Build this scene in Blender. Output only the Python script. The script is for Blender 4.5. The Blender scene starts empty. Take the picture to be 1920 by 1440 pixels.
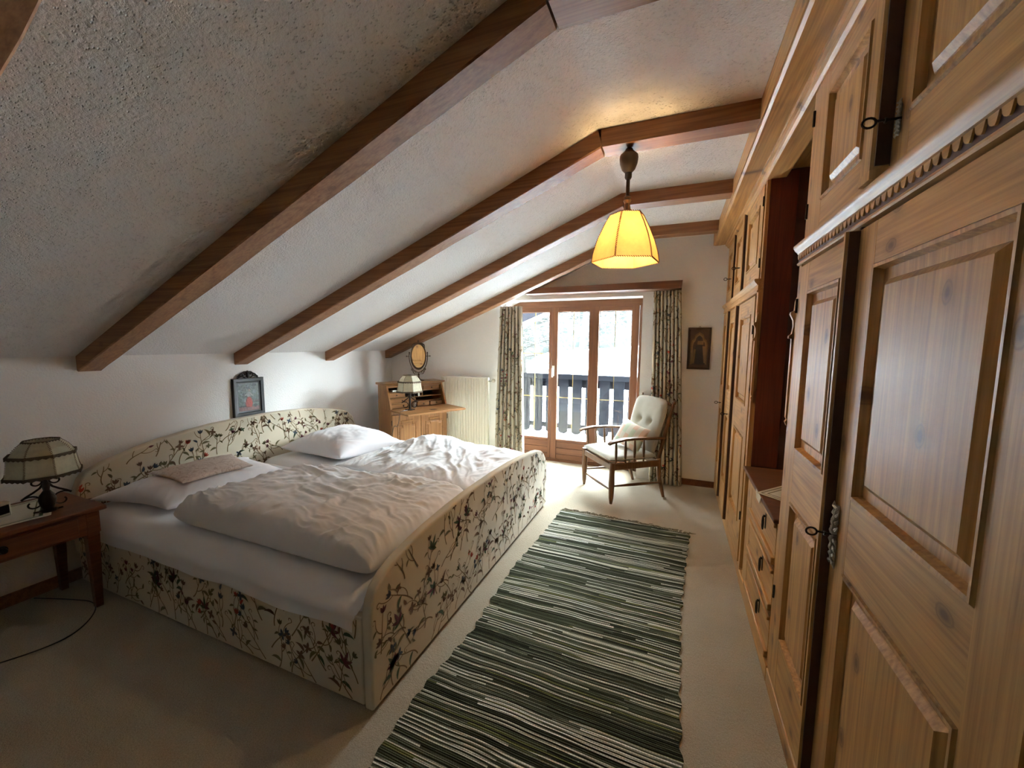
import bpy, math, random
from math import sin, cos, pi, radians, sqrt, atan2
from mathutils import Vector, Matrix, noise

scene = bpy.context.scene
COL = scene.collection

# ---------------------------------------------------------------- camera, world, light, exposure
def _cam():
    yaw, pitch, roll = radians(22.27), radians(5.8), radians(-0.50)
    fwd = Vector((-sin(yaw) * cos(pitch), cos(yaw) * cos(pitch), -sin(pitch)))
    right = Vector((cos(yaw), sin(yaw), 0))
    down = fwd.cross(right)
    r = cos(roll) * right + sin(roll) * down
    d = -sin(roll) * right + cos(roll) * down
    m = Matrix(((r.x, -d.x, -fwd.x, 0), (r.y, -d.y, -fwd.y, 0), (r.z, -d.z, -fwd.z, 1.5), (0, 0, 0, 1)))
    cd = bpy.data.cameras.new('camera'); cd.sensor_width = 36; cd.lens = 741.8 / 1920 * 36; cd.clip_start = 0.02; cd.clip_end = 300
    o = bpy.data.objects.new('camera', cd); o.matrix_world = m; COL.objects.link(o); scene.camera = o
_cam()

world = bpy.data.worlds.new('world'); scene.world = world; world.use_nodes = True
_bg = world.node_tree.nodes['Background']
_bg.inputs[0].default_value = (0.80, 0.93, 1.0, 1); _bg.inputs[1].default_value = 60.0

vs = scene.view_settings
scene.display_settings.display_device = 'sRGB'
vs.view_transform = 'Standard'; vs.look = 'None'; vs.exposure = 1.85; vs.gamma = 1.0; vs.use_curve_mapping = False
scene.cycles.use_denoising = True
scene.cycles.max_bounces = 14; scene.cycles.diffuse_bounces = 9; scene.cycles.transparent_max_bounces = 16
scene.cycles.sample_clamp_indirect = 6

def area(name, loc, rot, sx, sy, power, color=(1, 1, 1), portal=False):
    l = bpy.data.lights.new(name, 'AREA'); l.shape = 'RECTANGLE'; l.size = sx; l.size_y = sy; l.energy = power; l.color = color
    if portal: l.cycles.is_portal = True
    o = bpy.data.objects.new(name, l); o.location = loc; o.rotation_euler = rot; COL.objects.link(o); return o
# portal: guides the sky's light through the balcony door, gives no light itself
area('door_sky_portal', (-1.14, 4.88, 1.05), (radians(-90), 0, 0), 1.62, 2.0, 1, portal=True)

def point(name, loc, energy, color, radius):
    l = bpy.data.lights.new(name, 'POINT'); l.energy = energy; l.color = color; l.shadow_soft_size = radius
    o = bpy.data.objects.new(name, l); o.location = loc; COL.objects.link(o); return o

# ---------------------------------------------------------------- room numbers (metres; camera above the origin, y into the room)
XL, YB, YJ, XJ = -3.42, 4.57, 4.20, -2.0       # left wall, back wall, nearer stretch of back wall and where it ends
ZK, SL, ZC = 1.40, 0.405, 2.615                 # knee wall top, roof slope, flat ceiling
XK = XL + (ZC - ZK) / SL                        # where slope meets the flat
XW = 0.445                                      # wardrobe front
YN = -1.6                                       # wall behind the camera
XR = 1.05

# ---------------------------------------------------------------- materials
class NT:
    def __init__(s, name):
        s.m = bpy.data.materials.new(name); s.m.use_nodes = True; s.t = s.m.node_tree; s.n = s.t.nodes; s.n.clear()
        s.out = s.n.new('ShaderNodeOutputMaterial'); s.b = s.n.new('ShaderNodeBsdfPrincipled'); s.L(s.b.outputs[0], s.out.inputs[0])
    def L(s, a, b): s.t.links.new(a, b)
    def node(s, typ, **k):
        n = s.n.new(typ)
        for a, v in k.items():
            if a.startswith('_'): setattr(n, a[1:], v)
            else:
                i = n.inputs[int(a[1:]) if a[0] == 'i' and a[1:].isdigit() else a.replace('__', ' ')]
                if hasattr(v, 'is_output') or isinstance(v, bpy.types.NodeSocket): s.L(v, i)
                else: i.default_value = v
        return n
    def coord(s, scale=(1, 1, 1), kind='Object'):
        tc = s.node('ShaderNodeTexCoord'); mp = s.node('ShaderNodeMapping', i3=scale); s.L(tc.outputs[kind], mp.inputs[0]); return mp.outputs[0]
    def noise(s, vec, scale, detail=2, rough=.5, dist=0):
        return s.node('ShaderNodeTexNoise', Vector=vec, Scale=scale, Detail=detail, Roughness=rough, Distortion=dist).outputs[0]
    def ramp(s, fac, stops, interp='LINEAR'):
        r = s.n.new('ShaderNodeValToRGB'); s.L(fac, r.inputs[0]); cr = r.color_ramp; cr.interpolation = interp
        while len(cr.elements) < len(stops): cr.elements.new(0.5)
        for e, (p, c) in zip(cr.elements, stops): e.position = p; e.color = (*c, 1) if len(c) == 3 else c
        return r.outputs[0]
    def math(s, op, a, b=0.0, c=None):
        n = s.n.new('ShaderNodeMath'); n.operation = op
        for i, v in enumerate((a, b) if c is None else (a, b, c)):
            if isinstance(v, bpy.types.NodeSocket): s.L(v, n.inputs[i])
            else: n.inputs[i].default_value = v
        return n.outputs[0]
    def mix(s, f, a, b, typ='MIX'):
        n = s.n.new('ShaderNodeMix'); n.data_type = 'RGBA'; n.blend_type = typ
        for i, v in ((0, f), (6, a), (7, b)):
            if isinstance(v, bpy.types.NodeSocket): s.L(v, n.inputs[i])
            else: n.inputs[i].default_value = v if i == 0 else ((*v, 1) if len(v) == 3 else v)
        return n.outputs[2]
    def bump(s, h, strength, dist=.01):
        b = s.node('ShaderNodeBump', Strength=strength, Distance=dist); s.L(h, b.inputs['Height']); s.L(b.outputs[0], s.b.inputs['Normal'])
    def set(s, **k):
        for a, v in k.items():
            i = s.b.inputs[a.replace('_', ' ')]
            if isinstance(v, bpy.types.NodeSocket): s.L(v, i)
            else: i.default_value = (*v, 1) if isinstance(v, tuple) and len(v) == 3 else v
        return s.m

def plain(name, c, rough=.6, metal=0, bump=0, bscale=60, var=0.0, sheen=0):
    t = NT(name); v = t.coord()
    if var:
        t.set(Base_Color=t.ramp(t.noise(v, bscale * .25, 3), [(.3, tuple(x * (1 - var) for x in c)), (.7, tuple(min(1, x * (1 + var)) for x in c))]))
    else: t.set(Base_Color=c)
    t.set(Roughness=rough, Metallic=metal)
    if sheen: t.set(Sheen_Weight=sheen)
    if bump: t.bump(t.noise(v, bscale, 4), bump)
    return t.m

def wood(name, light, dark, axis=2, rough=.42, knots=True, grain=1.0, knotcol=(.13, .05, .018), coat=0.0, flat=False):
    t = NT(name)
    def sc(a, b): return tuple(b if i == axis else a for i in range(3))
    off = t.node('ShaderNodeObjectInfo').outputs['Random']
    tc = t.node('ShaderNodeTexCoord'); add = t.node('ShaderNodeVectorMath', _operation='ADD'); t.L(tc.outputs['Object'], add.inputs[0])
    cmb = t.node('ShaderNodeCombineXYZ'); t.L(t.math('MULTIPLY', off, 3.7), cmb.inputs[0]); t.L(t.math('MULTIPLY', off, 5.1), cmb.inputs[1]); t.L(t.math('MULTIPLY', off, 2.3), cmb.inputs[2])
    t.L(cmb.outputs[0], add.inputs[1])
    def mp(s): return t.node('ShaderNodeMapping', i0=add.outputs[0], i3=s).outputs[0]
    n1 = t.noise(mp(sc(3.4, .22)), 2.0, 2, .4, .25)
    rings = t.math('FRACT', t.math('MULTIPLY', n1, 13 * grain))
    rings = t.math('ABSOLUTE', t.math('SUBTRACT', rings, .5))
    fine = t.noise(mp(sc(120, 2.2)), 1.0, 4, .6)
    f = t.math('ADD', t.math('MULTIPLY', rings, .42), t.math('MULTIPLY', fine, .92))
    col = t.ramp(f, [(.34, light), (.78, dark)])
    broad = t.noise(mp(sc(1.3, .4)), 1.7, 2)
    col = t.mix(t.math('MULTIPLY', broad, .35), col, dark)
    if knots:
        ks = sc(5.2, 3.4)
        if flat: ks = (0.0, ks[1], ks[2])
        kv = mp(ks)
        if flat:
            sk = t.node('ShaderNodeSeparateXYZ'); t.L(kv, sk.inputs[0]); ck = t.node('ShaderNodeCombineXYZ'); t.L(sk.outputs[1], ck.inputs[0]); t.L(sk.outputs[2], ck.inputs[1]); kv = ck.outputs[0]
        vo = t.node('ShaderNodeTexVoronoi', _feature='F1', _voronoi_dimensions='2D' if flat else '3D', Vector=kv, Scale=1.0, Randomness=1.0)
        dd = t.math('ADD', vo.outputs['Distance'], t.math('MULTIPLY', t.noise(mp(sc(30, 14)), 1.0, 2), .05))
        sp = t.node('ShaderNodeSeparateColor'); t.L(vo.outputs['Color'], sp.inputs[0])
        gate = t.math('LESS_THAN', sp.outputs[0], .62 if flat else 1.1)
        kf = t.ramp(dd, [(.05, (1, 1, 1)), (.085, (.55, .55, .55)), (.10, (.75, .75, .75)), (.115, (.25, .25, .25)), (.20, (0, 0, 0))])
        col = t.mix(t.math('MULTIPLY', kf, gate), col, knotcol)
    t.set(Base_Color=col, Roughness=rough, Specular_IOR_Level=.36)
    if coat: t.set(Coat_Weight=coat, Coat_Roughness=.28)
    t.bump(t.math('ADD', fine, t.math('MULTIPLY', rings, .4)), .12, .002)
    return t.m

M = {}
def plaster(name, c, s1, s2, st, pits):
    t = NT(name); v = t.coord()
    a = t.noise(v, s1, 5, .6)
    h = a
    if pits:
        vo = t.node('ShaderNodeTexVoronoi', _feature='F1', Vector=t.node('ShaderNodeMapping', i0=v, i3=(1, 1.7, 1)).outputs[0], Scale=s2)
        p = t.ramp(vo.outputs['Distance'], [(.10, (0, 0, 0)), (.30, (1, 1, 1))])
        gate = t.ramp(t.noise(v, s2 * .45, 2), [(.42, (0, 0, 0)), (.58, (1, 1, 1))])
        pit = t.math('MULTIPLY', t.math('SUBTRACT', 1.0, p), gate)
        h = t.math('SUBTRACT', t.math('MULTIPLY', a, .8), t.math('MULTIPLY', pit, 1.5))
    t.set(Base_Color=c, Roughness=.92, Specular_IOR_Level=.15)
    t.bump(h, st, .014)
    return t.m
M['wall'] = plaster('wall_plaster', (.88, .87, .845), 95, 0, .35, False)
M['ceil'] = plaster('ceiling_plaster', (.88, .87, .855), 80, 66, 1.0, True)
M['white'] = plain('white_paint', (.82, .81, .78), .5)
def carpet():
    t = NT('beige_carpet'); v = t.coord()
    a = t.noise(v, 210, 3, .7); b = t.noise(v, 3.5, 4, .6)
    col = t.ramp(a, [(.3, (.29, .235, .155)), (.7, (.52, .445, .33))])
    col = t.mix(t.ramp(b, [(.35, (0, 0, 0)), (.7, (.3, .3, .3))]), col, (.55, .49, .385))
    t.set(Base_Color=col, Roughness=1.0, Specular_IOR_Level=.05, Sheen_Weight=.25)
    t.bump(t.math('ADD', a, t.math('MULTIPLY', t.noise(v, 75, 3), 1.0)), .8, .008); return t.m
M['carpet'] = carpet()
PL, PD = (.60, .325, .105), (.31, .148, .042)
M['pine_v'] = wood('pine_upright_grain', PL, PD, 2, .42, coat=.08, flat=True)
M['pine_h'] = wood('pine_level_grain', PL, PD, 1, .42, coat=.08, flat=True)
M['pine_x'] = wood('pine_cross_grain', PL, PD, 0, .42, coat=.08)
M['beam'] = wood('beam_larch', (.32, .15, .06), (.17, .066, .024), 0, .55, grain=.7)
M['door_v'] = wood('door_brown_upright', (.17, .062, .020), (.09, .03, .010), 2, .55, grain=.7)
M['door_h'] = wood('door_brown_level', (.17, .062, .020), (.09, .03, .010), 0, .55, grain=.7)
M['mahog'] = wood('alcove_red_brown', (.15, .030, .010), (.085, .016, .006), 2, .75, knots=False)
M['gapdark'] = plain('dark_brown_and_edge_shade', (.055, .016, .008), .5)  # dark brown parts, and shade painted on the near sides of cover strips
M['desk_v'] = wood('bureau_pine_upright', (.36, .175, .06), (.19, .08, .025), 2, .38)
M['desk_h'] = wood('bureau_pine_level', (.32, .15, .052), (.16, .065, .02), 0, .38)
M['stand'] = wood('nightstand_red_wood', (.19, .060, .022), (.10, .028, .010), 1, .45, knots=False)
M['chair'] = wood('armchair_brown_wood', (.19, .095, .042), (.10, .045, .018), 2, .38, knots=False)
M['iron'] = plain('wrought_iron', (.025, .018, .014), .45, .7, .3, 90)
M['bronze'] = plain('dark_bronze', (.07, .04, .02), .4, .8, .3, 120)
M['silver'] = plain('antique_silver', (.42, .40, .36), .28, 1, .4, 200)
M['brass'] = plain('brass', (.55, .38, .13), .3, 1)
M['black'] = plain('black_lacquer', (.012, .009, .008), .3)
M['hollow'] = plain('dark_hollow', (.012, .008, .006), .9)
M['mirror'] = plain('mirror_glass', (.92, .92, .92), .02, 1)
M['radiator'] = plain('radiator_cream', (.74, .71, .61), .35)
M['plastic'] = plain('cream_plastic', (.70, .66, .56), .4)
M['snow'] = plain('snow', (.86, .88, .92), .8, 0, .3, 4)
def linen(name, c, s=900, b=.15):
    t = NT(name); v = t.coord(); a = t.noise(v, s, 2)
    t.set(Base_Color=t.mix(t.math('MULTIPLY', t.noise(v, 5, 3), .25), c, tuple(x * .86 for x in c)), Roughness=.85, Specular_IOR_Level=.2, Sheen_Weight=.15)
    t.bump(a, b, .001); return t.m
M['sheet'] = linen('white_sheet', (.78, .775, .78))
M['duvet'] = linen('white_duvet_cover', (.86, .85, .855))
M['pillow'] = linen('pillow_case', (.79, .76, .77))
M['cream'] = linen('crewel_ground_cloth', (.60, .53, .40), 420, .5)
M['curtcloth'] = linen('curtain_ground_cloth', (.44, .39, .30), 420, .5)
M['seatcloth'] = linen('cream_upholstery', (.38, .355, .29), 300, .6)
def lace():
    t = NT('pink_beige_lace'); v = t.coord()
    n = t.noise(v, 28, 5, .7, 1.2)
    t.set(Base_Color=t.ramp(n, [(.42, (.50, .37, .30)), (.5, (.70, .58, .50)), (.6, (.58, .45, .38))]), Roughness=.9)
    t.bump(n, .6, .004); return t.m
M['lace'] = lace()
for k, c in dict(stem=(.19, .125, .055), leaf=(.15, .125, .055), green=(.06, .095, .045), red=(.42, .06, .03), wine=(.15, .04, .05), blue=(.06, .075, .095), brown=(.16, .085, .045)).items():
    M['t_' + k] = plain('thread_' + k, c, .9, 0, .5, 500)
THREADS = ['cream', 't_stem', 't_leaf', 't_green', 't_red', 't_wine', 't_blue', 't_brown']
def shade_mat(name, c, tr, glow_noise=30):
    t = NT(name); v = t.coord()
    col = t.ramp(t.noise(v, glow_noise, 5, .7), [(.3, tuple(x * .8 for x in c)), (.7, c)])
    t.n.remove(t.b)
    d = t.n.new('ShaderNodeBsdfDiffuse'); tl = t.n.new('ShaderNodeBsdfTranslucent'); mx = t.n.new('ShaderNodeMixShader')
    t.L(col, d.inputs[0]); t.L(col, tl.inputs[0]); mx.inputs[0].default_value = tr
    t.L(d.outputs[0], mx.inputs[1]); t.L(tl.outputs[0], mx.inputs[2]); t.L(mx.outputs[0], t.out.inputs[0]); return t.m
M['parch'] = shade_mat('warm_parchment', (.90, .53, .20), .24)
M['parch2'] = shade_mat('cream_parchment', (.68, .63, .47), .35)
def glass():
    t = NT('window_glass'); t.n.remove(t.b)
    a = t.n.new('ShaderNodeBsdfTransparent'); a.inputs[0].default_value = (.97, .98, .98, 1); g = t.n.new('ShaderNodeBsdfGlossy'); g.inputs['Roughness'].default_value = .01
    mx = t.n.new('ShaderNodeMixShader'); mx.inputs[0].default_value = .05
    t.L(a.outputs[0], mx.inputs[1]); t.L(g.outputs[0], mx.inputs[2]); t.L(mx.outputs[0], t.out.inputs[0]); return t.m
M['glass'] = glass()
def emis():
    t = NT('lamp_bulb'); t.set(Base_Color=(1, .8, .5), Emission_Color=(1, .72, .35), Emission_Strength=6.0); return t.m
M['bulb'] = emis()
def ragrug():
    t = NT('rag_rug_weave'); tc = t.node('ShaderNodeTexCoord'); sx = t.node('ShaderNodeSeparateXYZ'); t.L(tc.outputs['Object'], sx.inputs[0])
    x, y = sx.outputs[0], sx.outputs[1]
    wob = t.noise(t.coord((1.6, 2.2, 1)), 1.0, 2)
    row = t.math('FLOOR', t.math('MULTIPLY', t.math('ADD', y, t.math('MULTIPLY', wob, .05)), 124))
    w1 = t.node('ShaderNodeTexWhiteNoise', _noise_dimensions='1D'); t.L(row, w1.inputs['W'])
    seg = t.math('FLOOR', t.math('ADD', t.math('MULTIPLY', x, 1.25), t.math('MULTIPLY', w1.outputs[0], 7.0)))
    cb = t.node('ShaderNodeCombineXYZ'); t.L(t.math('FLOOR', t.math('MULTIPLY', row, .5)), cb.inputs[0]); t.L(seg, cb.inputs[1])
    w2 = t.node('ShaderNodeTexWhiteNoise', _noise_dimensions='2D'); t.L(cb.outputs[0], w2.inputs['Vector'])
    cb3 = t.node('ShaderNodeCombineXYZ'); t.L(row, cb3.inputs[0]); t.L(seg, cb3.inputs[1])
    w3 = t.node('ShaderNodeTexWhiteNoise', _noise_dimensions='2D'); t.L(cb3.outputs[0], w3.inputs['Vector'])
    band = t.noise(t.coord((.25, 6.5, 1)), 1.0, 2, .6)
    par = t.math('FLOORED_MODULO', row, 2.0)
    f = t.math('ADD', t.math('MULTIPLY', w3.outputs[0], .50), t.math('MULTIPLY', t.math('SUBTRACT', band, .5), .75))
    f = t.math('ADD', f, t.math('ADD', t.math('MULTIPLY', w2.outputs[0], .14), t.math('MULTIPLY', par, .27)))
    col = t.ramp(f, [(0, (.022, .022, .015)), (.24, (.040, .043, .026)), (.40, (.075, .082, .050)), (.50, (.125, .13, .092)), (.575, (.14, .145, .055)), (.605, (.52, .50, .40)), (.80, (.68, .66, .57))], 'CONSTANT')
    weft = t.math('ABSOLUTE', t.math('SINE', t.math('MULTIPLY', y, 124 * pi)))
    warp = t.math('ABSOLUTE', t.math('SINE', t.math('MULTIPLY', t.math('ADD', x, t.math('MULTIPLY', row, .0045)), 300)))
    speck = t.ramp(warp, [(.10, (1, 1, 1)), (.3, (0, 0, 0))])
    col = t.mix(t.math('MULTIPLY', speck, .45), col, (.02, .02, .014))
    t.set(Base_Color=col, Roughness=1.0, Specular_IOR_Level=.05)
    t.bump(t.math('ADD', weft, t.math('MULTIPLY', warp, .5)), .8, .004); return t.m
M['rug'] = ragrug()
def matte(k):
    for n in M[k].node_tree.nodes:
        if n.type == 'BSDF_PRINCIPLED': n.inputs['Specular IOR Level'].default_value = 0.0
M['fringe'] = plain('rug_fringe', (.20, .17, .11), .95)
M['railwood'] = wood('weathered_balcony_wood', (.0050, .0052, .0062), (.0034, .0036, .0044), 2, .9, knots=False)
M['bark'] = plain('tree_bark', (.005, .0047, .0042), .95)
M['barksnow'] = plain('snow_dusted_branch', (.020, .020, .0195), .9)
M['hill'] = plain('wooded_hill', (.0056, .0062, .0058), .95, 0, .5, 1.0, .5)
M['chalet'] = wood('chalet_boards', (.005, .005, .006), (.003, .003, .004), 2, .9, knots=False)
M['plaid_g'] = linen('plaid_green', (.46, .52, .38)); M['plaid_o'] = linen('plaid_orange', (.56, .38, .27)); M['plaid_w'] = linen('plaid_cream', (.60, .56, .46))

for _k in ('railwood', 'bark', 'barksnow', 'hill', 'chalet', 'snow'): matte(_k)

# ---------------------------------------------------------------- mesh helpers
def tag(o, label=None, cat=None, group=None, kind=None):
    if label: o['label'] = label
    if cat: o['category'] = cat
    if group: o['group'] = group
    if kind: o['kind'] = kind
    return o
_mat = {}
def root(name, loc, label, cat, rz=0, group=None):
    o = bpy.data.objects.new(name, None); o.empty_display_size = .1; o.location = loc; o.rotation_euler = (0, 0, rz); COL.objects.link(o)
    _mat[o.name] = Matrix.Translation(Vector(loc)) @ Matrix.Rotation(rz, 4, 'Z')
    return tag(o, label, cat, group)

class MB:
    """collects faces; every face keeps a material key"""
    def __init__(s): s.v = []; s.f = []; s.k = []
    def add(s, verts, faces, k):
        b = len(s.v); s.v += [tuple(p) for p in verts]; s.f += [tuple(b + i for i in f) for f in faces]; s.k += [k] * len(faces)
    def box(s, x0, x1, y0, y1, z0, z1, k):
        v = [(x, y, z) for x in (x0, x1) for y in (y0, y1) for z in (z0, z1)]
        s.add(v, [(0, 1, 3, 2), (4, 6, 7, 5), (0, 4, 5, 1), (2, 3, 7, 6), (0, 2, 6, 4), (1, 5, 7, 3)], k); return s
    def hexa(s, p, k):  # eight corners: bottom four then top four, same winding
        s.add(p, [(3, 2, 1, 0), (4, 5, 6, 7), (0, 1, 5, 4), (1, 2, 6, 5), (2, 3, 7, 6), (3, 0, 4, 7)], k); return s
    def prism(s, pts, axis, a0, a1, k, kc=None):  # polygon of 2-D points pushed along an axis
        def P(p, a): return {0: (a, p[0], p[1]), 1: (p[0], a, p[1]), 2: (p[0], p[1], a)}[axis]
        n = len(pts); v = [P(p, a0) for p in pts] + [P(p, a1) for p in pts]
        s.add(v, [(i, (i + 1) % n, n + (i + 1) % n, n + i) for i in range(n)], k)
        s.add(v, [tuple(range(n))[::-1], tuple(range(n, 2 * n))], kc or k); return s
    def tube(s, pts, r, k, n=8, cap=True, flat=None):
        pts = [Vector(p) for p in pts]; m = len(pts); rr = r if isinstance(r, (list, tuple)) else [r] * m
        t0 = (pts[1] - pts[0]).normalized(); up = Vector((0, 0, 1)) if abs(t0.z) < .9 else Vector((0, 1, 0)); a = t0.cross(up).normalized()
        V = []
        for i, p in enumerate(pts):
            t = (pts[min(i + 1, m - 1)] - pts[max(i - 1, 0)])
            t = t.normalized() if t.length > 1e-9 else t0
            a = (a - t * a.dot(t)); a = a.normalized() if a.length > 1e-6 else t.orthogonal().normalized(); b = t.cross(a)
            for j in range(n):
                q = 2 * pi * j / n; V.append(p + (a * cos(q) + b * sin(q) * (flat or 1)) * rr[i])
        F = [(i * n + j, i * n + (j + 1) % n, (i + 1) * n + (j + 1) % n, (i + 1) * n + j) for i in range(m - 1) for j in range(n)]
        if cap: F += [tuple(range(n))[::-1], tuple((m - 1) * n + j for j in range(n))]
        s.add(V, F, k); return s
    def lathe(s, prof, c, k, n=20, axis=2, scale=(1, 1)):
        V = []
        for r, h in prof:
            for j in range(n):
                q = 2 * pi * j / n; a, b = r * cos(q) * scale[0], r * sin(q) * scale[1]
                V.append({2: (c[0] + a, c[1] + b, c[2] + h), 0: (c[0] + h, c[1] + a, c[2] + b), 1: (c[0] + a, c[1] + h, c[2] + b)}[axis])
        m = len(prof)
        F = [(i * n + j, i * n + (j + 1) % n, (i + 1) * n + (j + 1) % n, (i + 1) * n + j) for i in range(m - 1) for j in range(n)]
        if prof[0][0] > 1e-5: F.append(tuple(range(n))[::-1])
        if prof[-1][0] > 1e-5: F.append(tuple((m - 1) * n + j for j in range(n)))
        s.add(V, F, k); return s
    def grid(s, fn, nu, nv, k, closed_u=False):
        V = [fn(i / nu, j / nv) for j in range(nv + 1) for i in range(nu + 1)]
        w = nu + 1; s.add(V, [(j * w + i, j * w + i + 1, (j + 1) * w + i + 1, (j + 1) * w + i) for j in range(nv) for i in range(nu)], k); return s
    def nest(s, P, a0, a1, b0, b1, loops, k, close=True, kk=None):
        """nested rectangles: loops of (inset, depth); P(a,b,d) places a point"""
        V = []; F = []; K = []
        for ins, d in loops:
            V += [P(a0 + ins, b0 + ins, d), P(a1 - ins, b0 + ins, d), P(a1 - ins, b1 - ins, d), P(a0 + ins, b1 - ins, d)]
        for i in range(len(loops) - 1):
            F = [(i * 4 + j, i * 4 + (j + 1) % 4, (i + 1) * 4 + (j + 1) % 4, (i + 1) * 4 + j) for j in range(4)]
            s.add(V, F, (kk or {}).get(i, k)); 
        if close:
            i = len(loops) - 1; s.add(V[i * 4:], [(0, 1, 2, 3)], k)
        return s
    def build(s, name, parent=None, world=False, smooth=35, bevel=0, seg=2, weld=False, xf=None, at=None):
        keys = []; 
        for k in s.k:
            if k not in keys: keys.append(k)
        V = s.v
        if xf: V = [tuple(xf @ Vector(p)) for p in V]
        if world and parent is not None:
            mi = _mat[parent.name].inverted(); V = [tuple(mi @ Vector(p)) for p in V]
        if at is not None: V = [(p[0] - at[0], p[1] - at[1], p[2] - at[2]) for p in V]
        me = bpy.data.meshes.new(name); me.from_pydata(V, [], s.f)
        for k in keys: me.materials.append(M[k])
        me.polygons.foreach_set('material_index', [keys.index(k) for k in s.k])
        if weld:
            import bmesh
            bm = bmesh.new(); bm.from_mesh(me); bmesh.ops.remove_doubles(bm, verts=bm.verts, dist=1e-5); bm.to_mesh(me); bm.free()
        if smooth:
            me.polygons.foreach_set('use_smooth', [True] * len(me.polygons)); me.update()
            me.set_sharp_from_angle(angle=radians(smooth))
        me.update(); me.validate()
        o = bpy.data.objects.new(name, me); COL.objects.link(o)
        if at is not None: o.location = at
        if parent is not None:
            o.parent = parent; _mat[o.name] = _mat.get(parent.name, Matrix())
        else: _mat[o.name] = Matrix.Translation(Vector(at)) if at is not None else Matrix()
        if bevel:
            m = o.modifiers.new('edge', 'BEVEL'); m.width = bevel; m.segments = seg; m.limit_method = 'ANGLE'; m.angle_limit = radians(40)
        return o

def arc(c, r0, r1, a0, a1, n=14):  # flat spiral in (u,v)
    return [(c[0] + (r0 + (r1 - r0) * i / n) * cos(a0 + (a1 - a0) * i / n), c[1] + (r0 + (r1 - r0) * i / n) * sin(a0 + (a1 - a0) * i / n)) for i in range(n + 1)]

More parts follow.
